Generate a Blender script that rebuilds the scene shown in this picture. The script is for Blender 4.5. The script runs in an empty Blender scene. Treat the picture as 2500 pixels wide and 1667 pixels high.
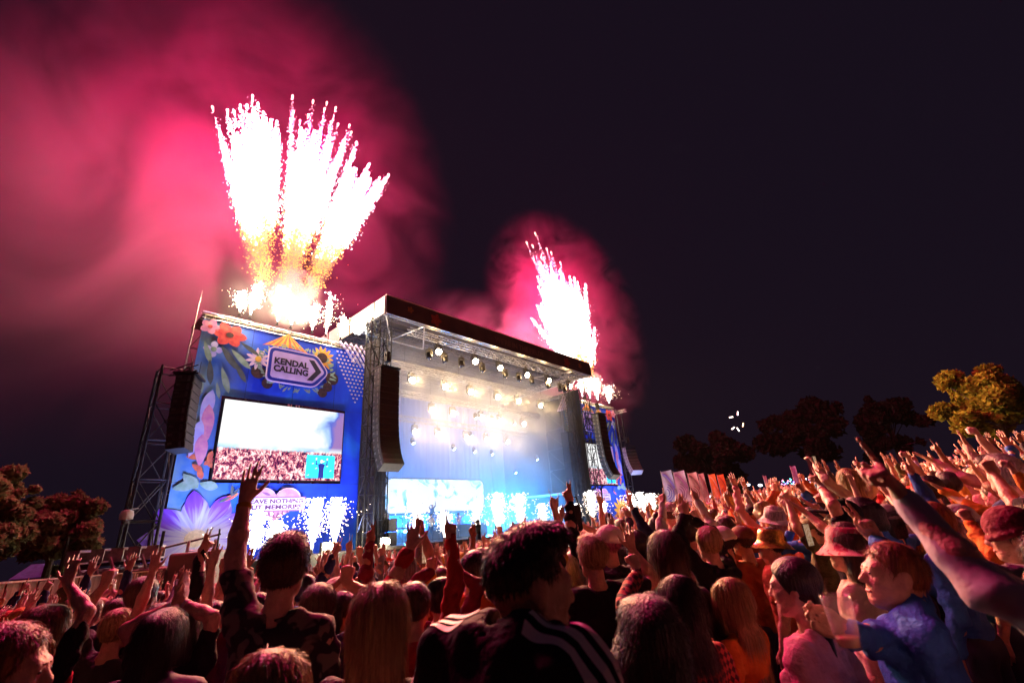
import bpy, bmesh, math, random, zlib
import numpy as np
from mathutils import Vector, Matrix
random.seed(7); rng = np.random.default_rng(7)
scene = bpy.context.scene
COL = scene.collection
rad = math.radians

# ------------------------------------------------------------ camera
HC = 2.25
PITCH, ROLL = rad(21.84), rad(4.55)
cd = bpy.data.cameras.new('camera'); cam = bpy.data.objects.new('camera', cd); COL.objects.link(cam)
cd.sensor_width = 36; cd.lens = 16; cd.clip_start = 0.05; cd.clip_end = 600
cF = Vector((0, math.cos(PITCH), math.sin(PITCH))); cR0 = Vector((1, 0, 0)); cU0 = Vector((0, -math.sin(PITCH), math.cos(PITCH)))
cU = math.cos(ROLL)*cU0 + math.sin(ROLL)*cR0; cR = math.cos(ROLL)*cR0 - math.sin(ROLL)*cU0
CAM = Vector((0, 0, HC))
M = Matrix((cR, cU, -cF)).transposed().to_4x4(); M.translation = CAM
cam.matrix_world = M; scene.camera = cam
cd.dof.use_dof = True; cd.dof.focus_distance = 9.0; cd.dof.aperture_fstop = 2.8
FPX = 2500*16/36
def ray(px, py):
    return (cF*FPX + cR*(px-1250) - cU*(py-833.5)).normalized()
def at(px, py, d):                     # a photo pixel at a horizontal distance d from the camera
    r = ray(px, py); return CAM + r*(d/math.hypot(r.x, r.y))

# ------------------------------------------------------------ night sky, exposure, render settings
w = bpy.data.worlds.new('World'); scene.world = w; w.use_nodes = True
bg = w.node_tree.nodes['Background']; bg.inputs[0].default_value = (0.0072, 0.0047, 0.0105, 1); bg.inputs[1].default_value = 1.0
vs = scene.view_settings; vs.view_transform = 'Standard'; vs.look = 'None'; vs.exposure = 0; vs.gamma = 1; vs.use_curve_mapping = False
scene.render.engine = 'CYCLES'
cy = scene.cycles
cy.use_denoising = True; cy.use_adaptive_sampling = True; cy.adaptive_threshold = 0.02
cy.max_bounces = 5; cy.diffuse_bounces = 2; cy.glossy_bounces = 2; cy.transmission_bounces = 3; cy.volume_bounces = 1; cy.transparent_max_bounces = 8
cy.caustics_reflective = False; cy.caustics_refractive = False; cy.sample_clamp_indirect = 4.0; cy.sample_clamp_direct = 0
cy.volume_step_rate = 1.0; cy.volume_max_steps = 128

# ------------------------------------------------------------ stage frame: u along the stage front, v into the stage
AZ = rad(41.48)
PHI = math.pi/2 - AZ
UV = Vector((math.sin(AZ), math.cos(AZ), 0)); VV = Vector((-math.cos(AZ), math.sin(AZ), 0))
def S(u, v, z=0.0): return UV*u + VV*v + Vector((0, 0, z))
def gz(x, y):                           # height of the sloping field
    lat = 0.086*x if x > 0 else 0.05*max(x, -16)
    return 0.45 - 0.036*min(max(y, -10), 22) + lat*(1.0 if x < 40 else 40/x)
UC = 26.65                              # stage centre line
DECK = 1.6

# ------------------------------------------------------------ helpers
MATS = {}
def mat(name, col=(.5,.5,.5), rough=.7, metal=0.0, emit=None, estr=0.0, var=0.0, vscale=8.0, bump=0.0, bscale=30.0, spec=.4, col2=None, stretch=None, sample=True, alpha=None, trans=None):
    if name in MATS: return MATS[name]
    m = bpy.data.materials.new(name); m.use_nodes = True; nt = m.node_tree; p = nt.nodes['Principled BSDF']
    p.inputs['Base Color'].default_value = (*col, 1); p.inputs['Roughness'].default_value = rough; p.inputs['Metallic'].default_value = metal
    p.inputs['Specular IOR Level'].default_value = spec
    if emit:
        p.inputs['Emission Color'].default_value = (*emit, 1); p.inputs['Emission Strength'].default_value = estr
        if not sample: m.cycles.emission_sampling = 'NONE'
    if var or bump:
        tc = nt.nodes.new('ShaderNodeTexCoord'); src = tc.outputs['Object']
        if stretch:
            mp = nt.nodes.new('ShaderNodeMapping'); mp.inputs['Scale'].default_value = stretch; nt.links.new(src, mp.inputs[0]); src = mp.outputs[0]
        n = nt.nodes.new('ShaderNodeTexNoise'); n.inputs['Scale'].default_value = vscale; n.inputs['Detail'].default_value = 4; nt.links.new(src, n.inputs['Vector'])
        if var:
            r = nt.nodes.new('ShaderNodeValToRGB'); c2 = col2 or tuple(c*(1-var) for c in col); c1 = col if col2 else tuple(min(1, c*(1+var*.5)) for c in col)
            r.color_ramp.elements[0].color = (*c2, 1); r.color_ramp.elements[1].color = (*c1, 1)
            r.color_ramp.elements[0].position = .35; r.color_ramp.elements[1].position = .65
            nt.links.new(n.outputs[0], r.inputs[0]); nt.links.new(r.outputs[0], p.inputs['Base Color'])
        if bump:
            n2 = nt.nodes.new('ShaderNodeTexNoise'); n2.inputs['Scale'].default_value = bscale; n2.inputs['Detail'].default_value = 3; nt.links.new(src, n2.inputs['Vector'])
            b = nt.nodes.new('ShaderNodeBump'); b.inputs['Strength'].default_value = bump; b.inputs['Distance'].default_value = .02
            nt.links.new(n2.outputs[0], b.inputs['Height']); nt.links.new(b.outputs[0], p.inputs['Normal'])
    MATS[name] = m; return m

def tag(o, label=None, cat=None, group=None, kind=None):
    if label: o['label'] = label
    if cat: o['category'] = cat
    if group: o['group'] = group
    if kind: o['kind'] = kind
    return o
def empty(name, loc=(0,0,0), rz=0.0, label=None, cat=None, group=None, parent=None):
    o = bpy.data.objects.new(name, None); COL.objects.link(o); o.location = loc; o.rotation_euler = (0, 0, rz); o.empty_display_size = .1
    if parent: o.parent = parent
    return tag(o, label, cat, group)
def link(name, me, parent=None, m=None, loc=None):
    o = bpy.data.objects.new(name, me); COL.objects.link(o)
    if parent: o.parent = parent
    if loc is not None: o.location = loc
    if m is not None:
        if not me.materials: me.materials.append(m)
        elif me.materials[0] != m:
            o.material_slots[0].link = 'OBJECT'; o.material_slots[0].material = m
    return o
def npmesh(name, V, F, smooth=False):
    me = bpy.data.meshes.new(name); V = np.asarray(V, np.float32); F = np.asarray(F, np.int32)
    me.vertices.add(len(V)); me.vertices.foreach_set('co', V.ravel())
    n, k = F.shape
    me.loops.add(n*k); me.loops.foreach_set('vertex_index', F.ravel()); me.polygons.add(n)
    me.polygons.foreach_set('loop_start', np.arange(0, n*k, k, dtype=np.int32))
    try: me.polygons.foreach_set('loop_total', np.full(n, k, np.int32))
    except Exception: pass
    if smooth: me.polygons.foreach_set('use_smooth', np.ones(n, bool))
    me.update(calc_edges=True); me.validate(); return me

class MB:
    def __init__(s): s.v = []; s.f = []
    def add(s, vs, fs):
        b = len(s.v); s.v += [tuple(x) for x in vs]; s.f += [tuple(i+b for i in f) for f in fs]; return s
    def box(s, x0, y0, z0, x1, y1, z1):
        return s.add([(x0,y0,z0),(x1,y0,z0),(x1,y1,z0),(x0,y1,z0),(x0,y0,z1),(x1,y0,z1),(x1,y1,z1),(x0,y1,z1)],
                     [(3,2,1,0),(4,5,6,7),(0,1,5,4),(1,2,6,5),(2,3,7,6),(3,0,4,7)])
    def obox(s, c, h, R):              # oriented box: centre, half sizes, 3x3
        R = Matrix(R) if not isinstance(R, Matrix) else R
        vs = [Vector(c) + R @ Vector((sx*h[0], sy*h[1], sz*h[2])) for sz in (-1,1) for sx, sy in ((-1,-1),(1,-1),(1,1),(-1,1))]
        return s.add(vs, [(3,2,1,0),(4,5,6,7),(0,1,5,4),(1,2,6,5),(2,3,7,6),(3,0,4,7)])
    def tube(s, p, q, r, n=6, r2=None):
        p, q = Vector(p), Vector(q); d = (q-p).normalized(); a = d.orthogonal().normalized(); b = d.cross(a); r2 = r if r2 is None else r2
        vs = [p + (a*math.cos(t)+b*math.sin(t))*r for t in [2*math.pi*i/n for i in range(n)]] + [q + (a*math.cos(t)+b*math.sin(t))*r2 for t in [2*math.pi*i/n for i in range(n)]]
        return s.add(vs, [(i, (i+1) % n, n+(i+1) % n, n+i) for i in range(n)] + [tuple(range(n-1, -1, -1)), tuple(range(n, 2*n))])
    def path(s, pts, r, n=6):
        for a, b in zip(pts[:-1], pts[1:]): s.tube(a, b, r, n)
        return s
    def lathe(s, prof, n=16, c=(0,0,0), R=None):
        vs = []; R = R or Matrix.Identity(3)
        for r, z in prof:
            for i in range(n):
                t = 2*math.pi*i/n; vs.append(Vector(c) + R @ Vector((r*math.cos(t), r*math.sin(t), z)))
        fs = [(k*n+i, k*n+(i+1) % n, (k+1)*n+(i+1) % n, (k+1)*n+i) for k in range(len(prof)-1) for i in range(n)]
        fs += [tuple(range(n-1, -1, -1)), tuple(range((len(prof)-1)*n, len(prof)*n))]
        return s.add(vs, fs)
    def slab(s, poly, y0, y1):         # polygon in x,z; the face at y0 looks towards -y
        n = len(poly); vs = [(x, y0, z) for x, z in poly] + [(x, y1, z) for x, z in poly]
        ar = sum(poly[i][0]*poly[(i+1) % n][1]-poly[(i+1) % n][0]*poly[i][1] for i in range(n))
        f1 = tuple(range(n)); f2 = tuple(range(2*n-1, n-1, -1)); side = [(i, i+n, (i+1) % n+n, (i+1) % n) for i in range(n)]
        if ar < 0: f1 = f1[::-1]; f2 = f2[::-1]; side = [q[::-1] for q in side]
        return s.add(vs, [f1, f2] + side)
    def truss(s, p, q, w=.4, r=.025, step=.8, up=(0,0,1), chords=True):
        p, q = Vector(p), Vector(q); d = q-p; L = d.length; d.normalize(); u_ = Vector(up)
        if abs(d.dot(u_)) > .95: u_ = Vector((1, 0, 0))
        a = d.cross(u_).normalized(); b = a.cross(d)
        cs = [(a*sx+b*sy)*w/2 for sx, sy in ((-1,-1),(1,-1),(1,1),(-1,1))]
        if chords:
            for c in cs: s.tube(p+c, q+c, r, 5)
        n = max(1, int(L/step))
        for i in range(n):
            A = p+d*(L*i/n); B = p+d*(L*(i+1)/n)
            for k in range(4):
                c0, c1 = (cs[k], cs[(k+1) % 4]) if (i+k) % 2 else (cs[(k+1) % 4], cs[k])
                s.tube(A+c0, B+c1, r*.6, 4)
                if i: s.tube(A+cs[k], A+cs[(k+1) % 4], r*.6, 4)
        return s
    def build(s, name, m=None, parent=None, smooth=False, bevel=0):
        me = bpy.data.meshes.new(name); me.from_pydata(s.v, [], s.f); me.update()
        if smooth:
            me.polygons.foreach_set('use_smooth', [True]*len(me.polygons)); 
        if m: me.materials.append(m)
        o = bpy.data.objects.new(name, me); COL.objects.link(o)
        if parent: o.parent = parent
        if bevel:
            b = o.modifiers.new('bevel', 'BEVEL'); b.width = bevel; b.segments = 2; b.limit_method = 'ANGLE'
        return o
def text_mesh(txt, width=None, height=None, bold=.02, ext=.004, spacing=1.0):
    """lettering standing in the x,z plane, facing -y, centred"""
    c = bpy.data.curves.new('lettering', 'FONT'); c.body = txt; c.size = 1; c.offset = bold; c.extrude = .01; c.align_x = 'CENTER'; c.resolution_u = 3; c.space_line = .82; c.space_character = spacing
    o = bpy.data.objects.new('lettering', c); COL.objects.link(o)
    dg = bpy.context.evaluated_depsgraph_get(); dg.update()
    me = bpy.data.meshes.new_from_object(o.evaluated_get(dg)); bpy.data.objects.remove(o); bpy.data.curves.remove(c)
    co = np.empty(len(me.vertices)*3, np.float32); me.vertices.foreach_get('co', co); co = co.reshape(-1, 3)
    lo, hi = co.min(0), co.max(0); co -= (lo+hi)/2
    sx = width/(hi[0]-lo[0]) if width else height/(hi[1]-lo[1]); sy = height/(hi[1]-lo[1]) if height else sx
    out = np.stack([co[:,0]*sx, -co[:,2]*ext/.01, co[:,1]*sy], 1).astype(np.float32)
    me.vertices.foreach_set('co', out.ravel()); me.update(); return me
def spot(name, loc, target, power, col, angle=40, blend=.5, radius=.12, parent=None):
    l = bpy.data.lights.new(name, 'SPOT'); l.energy = power; l.color = col; l.spot_size = rad(angle); l.spot_blend = blend; l.shadow_soft_size = radius
    o = bpy.data.objects.new(name, l); COL.objects.link(o); o.location = loc
    o.rotation_euler = (Vector(target)-Vector(loc)).to_track_quat('-Z', 'Y').to_euler()
    return o
def point(name, loc, power, col, radius=.5):
    l = bpy.data.lights.new(name, 'POINT'); l.energy = power; l.color = col; l.shadow_soft_size = radius
    o = bpy.data.objects.new(name, l); COL.objects.link(o); o.location = loc; return o

M_STEEL = mat('galvanised steel', (.15,.145,.15), .45, .8, var=.3, vscale=6)
M_BLACK = mat('black steel', (.02,.02,.022), .5, .3, var=.3)
M_CLOTHBLK = mat('black scrim', (.012,.012,.016), .9, bump=.4, bscale=4)
M_ALU = mat('aluminium truss', (.55,.54,.52), .35, .9, var=.2); M_ROOFALU = mat('darkened roof truss', (.16,.15,.15), .6, .4, var=.3)  # roof aluminium darkened in its colour to tone down the lit lattice
# ------------------------------------------------------------ ground
def build_ground():
    xs = np.concatenate([np.linspace(-110, -30, 17), np.linspace(-28, 40, 69), np.linspace(44, 130, 18)])
    ys = np.concatenate([np.linspace(-12, 60, 73), np.linspace(64, 200, 30)])
    V = [(x, y, gz(x, y)) for y in ys for x in xs]; n = len(xs)
    F = [(j*n+i, j*n+i+1, (j+1)*n+i+1, (j+1)*n+i) for j in range(len(ys)-1) for i in range(n-1)]
    m = mat('trodden grass', (.05,.06,.02), .95, var=.6, vscale=.7, bump=.8, bscale=25, col2=(.06,.04,.025))
    tag(link('ground', npmesh('ground', V, F, True), None, m), kind='structure')
build_ground()

# ------------------------------------------------------------ main stage (local x = u - UC, y = v - 24)
ST = S(UC, 24, 0)
def stage():
    t = empty('main_stage', ST, PHI, 'big festival stage with a flat roof, dark fascia and blue-lit back wall', 'stage')
    g = -1.6
    mdeck = mat('stage deck', (.06,.06,.065), .35, var=.3, vscale=3)
    mskirt = mat('stage skirt cloth', (.10,.10,.11), .9, var=.3, vscale=1.5, bump=.5, bscale=3, stretch=(1,1,.15))
    nd = 12; w0, w1 = -12.6, 12.6
    for j in range(2):
        for i in range(nd):
            x0 = w0+(w1-w0)*i/nd; x1 = w0+(w1-w0)*(i+1)/nd
            MB().box(x0+.004, 6*j+.004, DECK-.12, x1-.004, 6*j+6-.004, DECK).build('deck_board', mdeck, t)
    MB().box(-12.6, .12, g, 12.6, .18, DECK-.125).build('skirt', mskirt, t)
    MB().box(-12.62, -.05, DECK-.14, 12.62, -.004, DECK+.02).build('deck_edge', M_STEEL, t)
    # back wall of draped cloth panels
    mw = mat('blue-lit back cloth', (.10,.24,.62), .9, var=.25, vscale=.8, bump=.7, bscale=2.2, stretch=(1,1,.12))  # blue of the stage lights mixed into the cloth colour
    for i in range(12):
        x0 = -11.4+22.8*i/12; x1 = x0+22.8/12
        pts = []; n = 10
        mb = MB(); vs = []; fs = []
        for k in range(n+1):
            x = x0+(x1-x0)*k/n; y = 12.4+.06*math.sin(k/n*math.pi*6+i)
            vs += [(x, y, DECK), (x, y, 14.5)]
        fs = [(2*k, 2*k+2, 2*k+3, 2*k+1) for k in range(n)]
        mb.add(vs, fs); mb.build('back_drape', mw, t, True)
    for sx in (-1, 1):
        mb = MB(); n = 30; vs = []
        for k in range(n+1):
            y = 1.2+11.2*k/n; x = sx*(11.5+.07*math.sin(k*1.9)); vs += [(x, y, DECK), (x, y, 14.6)]
        mb.add(vs, [(2*k, 2*k+2, 2*k+3, 2*k+1) for k in range(n)]); mb.build('side_drape', M_CLOTHBLK, t, True)
    # roof: skin, truss ribs, fascias
    zr = 15.72
    mroof = mat('grey roof sheet', (.07,.06,.06), .8, var=.25, vscale=.6, bump=.3, bscale=1.5)
    for i in range(6):
        x0 = -11.95+23.9*i/6; MB().box(x0+.01, -.1, 16.55, x0+23.9/6-.01, 13, 16.62).build('roof_sheet', mroof, t)
    for y in (.6, 3.2, 6.2, 9.2, 12.2):
        MB().truss((-11.9, y, zr+.35), (11.9, y, zr+.35), .55, .035, 1.3).build('roof_truss', M_ROOFALU, t)
    for x in (-11.6, -7.8, -3.9, 0, 3.9, 7.8, 11.6):
        MB().truss((x, 0, zr+.32), (x, 12.8, zr+.32), .5, .03, 1.6).build('roof_rib', M_ROOFALU, t)
    mf = mat('dark printed fascia', (.055,.03,.04), .8, var=.4, vscale=.9, col2=(.03,.018,.03), bump=.3, bscale=1.2)
    fa = MB().box(-12.0, -.28, 15.68, 12.0, -.2, 16.98).build('front_fascia', mf, t)
    MB().box(-12.02, -.33, 16.985, 12.02, -.17, 17.03).build('fascia_lip', mat('pale edging', (.75,.6,.55), .5), fa)
    MB().tube((-12, -.36, 15.62), (12, -.36, 15.62), .05).tube((-12, -.1, 15.60), (12, -.1, 15.60), .045).build('fascia_rail', M_ALU, fa)
    mp = mat('faded fascia print', (.20,.07,.03), .8, var=.4); mq = mat('faded red print', (.2,.03,.03), .8, var=.3)
    for x, z, r, mm in ((-10.1, 16.45, .22, mp), (-7.9, 16.3, .42, mq), (7.9, 16.3, .42, mq), (10.1, 16.4, .25, mp)):
        MB().slab([(x+r*(1+.25*math.cos(5*a))*math.cos(a), z+r*(1+.25*math.cos(5*a))*math.sin(a)) for a in np.linspace(0, 6.283, 40)[:-1]], -.29, -.283).build('printed_flower', mm, fa)
    tm = text_mesh("WE'RE IN THE FIELDS", width=6.2, bold=.015); o = link('lettering', tm, fa, mat('faded print', (.10,.045,.05), .8)); o.location = (1.2, -.29, 16.3)
    ms = mat('white side sheet', (.78,.75,.70), .8, var=.15, vscale=1.2, bump=.3, bscale=1.5)
    for i in range(4):
        y0 = -.18+3.25*i
        for sx in (-1, 1):
            MB().box(sx*12.05-.02, y0+.01, 15.7, sx*12.05+.02, y0+3.23, 16.95).build('side_fascia', ms, t)
            MB().box(sx*12.09-.02, y0+1.2, 15.66, sx*12.09+.02, y0+1.27, 16.99).build('fascia_batten', M_BLACK, t)
    # corner braces under the front edge
    for sx in (-1, 1):
        mb = MB()
        for a, b in (((11.9,-.1,15.6),(9.6,2.9,15.4)), ((9.6,2.9,15.4),(8.8,-.1,15.6)), ((8.8,-.1,15.6),(6.6,3,15.4)), ((11.9,3,15.4),(6.6,3,15.4))):
            mb.tube((sx*a[0],a[1],a[2]), (sx*b[0],b[1],b[2]), .05)
        mb.build('brace', M_ALU, t)
    # four lattice legs
    for sx in (-1, 1):
        for y in (1.0, 12.6):
            MB().truss((sx*12.1, y, g), (sx*12.1, y, 15.6), .62, .045, 1.0).build('roof_leg', M_ALU if y > 5 else M_BLACK, t)
    # side platform roof seen beside the far leg, and risers
    MB().box(9.2, 3.2, 4.6, 11.4, 7.5, 4.7).build('side_canopy', mat('pale ply', (.4,.42,.45), .7), t)
    mr = mat('riser cloth', (.03,.035,.05), .8)
    for x0, x1, y0, y1, h in ((-4.6, -1.2, 6.5, 9, .7), (-1.0, 3.2, 7.0, 9.5, 1.0)):
        MB().box(x0, y0, DECK+.004, x1, y1, DECK+h).build('riser', mr, t)
        for k in range(5):
            x = x0+(x1-x0)*k/4; MB().tube((x, y0-.02, DECK+h), (x, y0-.02, DECK+h+.9), .02).build('rail_post', M_STEEL, t)
        MB().tube((x0, y0-.02, DECK+h+.9), (x1, y0-.02, DECK+h+.9), .02).build('rail', M_STEEL, t)
    return t
stage()

# lighting trusses with their lamps
WARM = (1.0, .82, .52)
def lamp_body(parent, loc, d, emit, s=1.0):
    """moving head: yoke, head, lit lens, hook"""
    d = Vector(d).normalized(); R = d.to_track_quat('Z', 'Y').to_matrix(); c = Vector(loc)
    mb = MB(); mb.box(c.x-.16*s, c.y-.12*s, c.z+.30*s, c.x+.16*s, c.y+.12*s, c.z+.42*s); mb.tube((c.x, c.y, c.z+.42*s), (c.x, c.y, c.z+.62*s), .03*s); mb.build('base_box', M_STEEL, parent)
    mb = MB()
    for sx in (-1, 1): mb.box(c.x+sx*.21*s-.03*s, c.y-.06*s, c.z-.05*s, c.x+sx*.21*s+.03*s, c.y+.06*s, c.z+.27*s)
    mb.box(c.x-.245*s, c.y-.065*s, c.z+.262*s, c.x+.245*s, c.y+.065*s, c.z+.298*s)
    mb.build('yoke', M_STEEL, parent)
    h = MB().lathe([(.10*s,-.22*s),(.16*s,-.18*s),(.17*s,.0),(.19*s,.16*s),(.2*s,.18*s)], 12, c, R).build('head', M_BLACK, parent, True)
    MB().lathe([(.17*s,.182*s),(.172*s,.2*s),(.10*s,.225*s),(.02*s,.235*s)], 12, c, R).build('lens', emit, h, True)
M_LENS = mat('lit warm lens', (1,1,1), .3, emit=(1,.86,.62), estr=60, sample=False)
M_LENSB = mat('lit blue lens', (1,1,1), .3, emit=(.45,.72,1), estr=40, sample=False)
M_LENSOFF = mat('dark lens', (.05,.05,.06), .15)
rows = [(24.6, 14.35, [19.6,23.2,25.95,29.3,32.3,35.6], 1.0, 'front'),
        (27.4, 12.85, [19.25,22.4,25.1,28.3,31.0,34.2], 1.0, 'second'),
        (29.2, 11.35, [22.5,24.7,28.0,30.4,33.6], 1.0, 'third'),
        (31.2, 9.95, [22.3,24.65,27.9,30.4,33.2], 1.0, 'rear')]
def lamp_rows():
    for ri, (v, z, us, sc, word) in enumerate(rows):
        tr = empty('lighting_truss', S(UC, v, z+.95), PHI, f'aluminium lighting truss hung across the stage, {word} one counted from the crowd', 'truss', 'lighting trusses over the stage')
        for sy in (-1, 1):
            for sz in (-1, 1): MB().tube((-9.6, sy*.2, sz*.2), (9.6, sy*.2, sz*.2), .028).build('chord', M_ALU, tr)
        MB().truss((-9.6, 0, 0), (9.6, 0, 0), .4, .028, .7, chords=False).build('bracing', M_ALU, tr)
        for x in (-8, -2.7, 2.7, 8): MB().tube((x, 0, .2), (x, 0, 16.0-z-.95), .015).build('hoist_chain', M_BLACK, tr)
        for k, u_ in enumerate(us):
            t = empty('stage_lamp', S(u_, v, z), PHI, f'glowing warm white moving-head lamp on the {word} stage truss', 'stage lamp', f'lit lamps on the {word} stage truss')
            d = Vector((-.12+.05*(k-3), -1, -.33-.04*ri))
            if ri == 0: q = S(10+4.5*k if k < 5 else 40, 2.0-.8*k, 1.5 if k < 5 else 5)-S(u_, v, z); d = Vector((q.dot(UV), q.dot(VV), q.z)).normalized()
            lamp_body(t, (0,0,0), d, M_LENS, 1.3)
            w = S(u_, v, z); dw = UV*d.x + VV*d.y + Vector((0,0,d.z)); dw.normalize()
            # the lamp's own light: a beam towards the crowd and a glow at the lens
            spot('lamp_beam', w+dw*.4, w+dw*10, 78000 if ri == 0 else (1300 if ri == 1 else 900), (1,.43,.20) if ri == 0 else (1,.62,.26), 47 if ri == 0 else 55, .8, .12)
            point('lamp_glow', w+dw*.5, 230 if ri < 2 else 110, (1,.62,.25), .1)
        if ri == 0:
            for k, u_ in enumerate([18.7,20.1,21.75,23.9,26.5,28.2,29.9,32.2,34.0,34.7]):
                t = empty('stage_lamp', S(u_, v-.1, z-.55), PHI, 'unlit moving-head lamp hanging below the front stage truss', 'stage lamp', 'unlit lamps under the front truss')
                lamp_body(t, (0,0,0), (.25*math.sin(k*2.1), -.35, -1), M_LENSOFF, 1.15)
    # blue beam lamps between the trusses
    for k, (u_, v, z, du) in enumerate([(26.4,28.2,11.0,.55),(28.6,28.4,11.1,.55),(31.4,28.4,11.0,.6),(21.6,30.5,8.9,.35),(25.8,30.5,8.7,.4),(28.2,30.5,8.6,.4),(30.4,30.5,8.5,.45),(35.6,29.5,8.1,.5),(33.4,30.5,6.9,.5),(26.9,29.5,9.7,.5),(31.5,29.6,9.6,.5)]):
        t = empty('stage_lamp', S(u_, v, z), PHI, 'narrow blue beam lamp low among the stage trusses', 'stage lamp', 'blue beam lamps in the stage')
        d = Vector((du, -.65, -.85)); lamp_body(t, (0,0,0), d, M_LENSB, .75)
        w = S(u_, v, z); dw = (UV*d.x+VV*d.y+Vector((0,0,d.z))).normalized()
        spot('blue_beam', w+dw*.25, w+dw*6, 4200, (.30,.54,1), 10, .7, .06)
lamp_rows()
# blue floor lamps at the rear of the stage
for k, (x, y, z) in enumerate([(-8.6,8.4,.9),(-4.3,8.6,1.0),(4.6,8.6,1.2),(6.4,8.5,1.9),(6.6,7.4,.8),(8.1,8.5,2.4),(-10.2,5,.5),(0.2,10.5,.3),(9.8,6.0,.7)]):
    t = empty('floor_lamp', S(UC+x, 24+y, DECK+z-.3), PHI, 'small cyan blue lamp glowing at the back of the stage floor', 'stage lamp', 'cyan lamps at the back of the stage')
    MB().tube((0,.1,-z+.3), (0,.1,.3), .03).build('stand', M_BLACK, t)
    lamp_body(t, (0,0,0), (0,-1,.1), mat('lit cyan lens', (1,1,1), .3, emit=(.35,.85,1), estr=14, sample=False), .95)
    point('cyan_glow', S(UC+x, 24+y-.45, DECK+z-.25), 1900, (.04,.36,1), .12)
for k in range(7):
    x = -9.6+3.2*k
    t = empty('wash_light', S(UC+x, 35.2, DECK+.02), PHI, 'blue floodlight on the floor washing the stage back wall', 'floodlight', 'blue floodlights along the back wall')
    MB().box(-.35,-.1,0,.35,.12,.06).box(-.3,-.08,.06,.3,.1,.26).build('housing', M_BLACK, t)
    MB().box(-.27,.105,.09,.27,.115,.24).build('lit_face', mat('lit blue face', (.2,.4,1), .4, emit=(.05,.25,1), estr=12, sample=False), t)
    spot('blue_wash', S(UC+x, 35.38, DECK+.3), S(UC+x*.95, 36.3, 3.2), 6000, (.008,.20,1), 84, .9, .25)

# big LED wall on the stage
def rounded(x0, z0, x1, z1, r, n=8):
    pts = []
    for cx, cz, a0 in ((x1-r, z0+r, -90), (x1-r, z1-r, 0), (x0+r, z1-r, 90), (x0+r, z0+r, 180)):
        pts += [(cx+r*math.cos(rad(a0+90*i/n)), cz+r*math.sin(rad(a0+90*i/n))) for i in range(n+1)]
    return pts
def nodes_mat(name):
    m = bpy.data.materials.new(name); m.use_nodes = True; nt = m.node_tree; nt.nodes.clear()
    out = nt.nodes.new('ShaderNodeOutputMaterial'); return m, nt, out
def N(nt, typ, **kw):
    n = nt.nodes.new('ShaderNode'+typ)
    for k, v in kw.items():
        if k.startswith('i_'):
            key = k[2:]; n.inputs[int(key) if key.isdigit() else key].default_value = v
        else: setattr(n, k, v)
    return n
def ramp(nt, fac, stops, interp='LINEAR'):
    r = nt.nodes.new('ShaderNodeValToRGB'); cr = r.color_ramp; cr.interpolation = interp
    while len(cr.elements) < len(stops): cr.elements.new(.5)
    for e, (p, c) in zip(cr.elements, stops): e.position = p; e.color = (*c, 1) if len(c) == 3 else c
    nt.links.new(fac, r.inputs[0]); return r.outputs[0]
def mixc(nt, fac, a, b):
    m = nt.nodes.new('ShaderNodeMix'); m.data_type = 'RGBA'
    for sock, val in ((m.inputs[0], fac), (m.inputs[6], a), (m.inputs[7], b)):
        if isinstance(val, (int, float)): sock.default_value = val
        elif isinstance(val, tuple): sock.default_value = (*val, 1)
        else: nt.links.new(val, sock)
    return m.outputs[2]
def math_(nt, op, a, b=None, clamp=False):
    n = nt.nodes.new('ShaderNodeMath'); n.operation = op; n.use_clamp = clamp
    for i, v in enumerate((a, b)):
        if v is None: continue
        if isinstance(v, (int, float)): n.inputs[i].default_value = v
        else: nt.links.new(v, n.inputs[i])
    return n.outputs[0]
def led_wall():
    t = empty('led_wall', S(26.95, 33.9, 5.15), PHI, 'wide white LED wall with rounded corners showing a washed out picture', 'screen')
    m, nt, out = nodes_mat('led picture'); tc = N(nt, 'TexCoord'); mp = N(nt, 'Mapping'); mp.inputs['Scale'].default_value = (1,1,1.1); nt.links.new(tc.outputs['Object'], mp.inputs[0])
    n1 = N(nt, 'TexNoise', i_Scale=.55, i_Detail=3.0, i_Distortion=1.6); nt.links.new(mp.outputs[0], n1.inputs['Vector'])
    c = ramp(nt, n1.outputs[0], [(.0,(.02,.25,.45)),(.36,(.05,.5,.75)),(.42,(.5,.85,.95)),(.47,(1,1,1)),(.60,(1,1,1)),(.66,(.75,.85,.9)),(.70,(1,1,1))])
    e = N(nt, 'Emission', i_Strength=1.25); nt.links.new(c, e.inputs[0]); nt.links.new(e.outputs[0], out.inputs[0])
    MB().slab(rounded(-5.45, -1.35, 5.45, 1.35, .55), 0, .06).build('picture', m, t)
    MB().slab(rounded(-5.6, -1.5, 5.6, 1.5, .6), .07, .3).build('casing', M_BLACK, t)
    mb = MB()
    for x in (-4, -1.3, 1.3, 4): mb = MB().tube((x, .2, 1.5), (x, .2, 10.5), .012).build('hanging_cable', M_BLACK, t)
led_wall()
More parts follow.
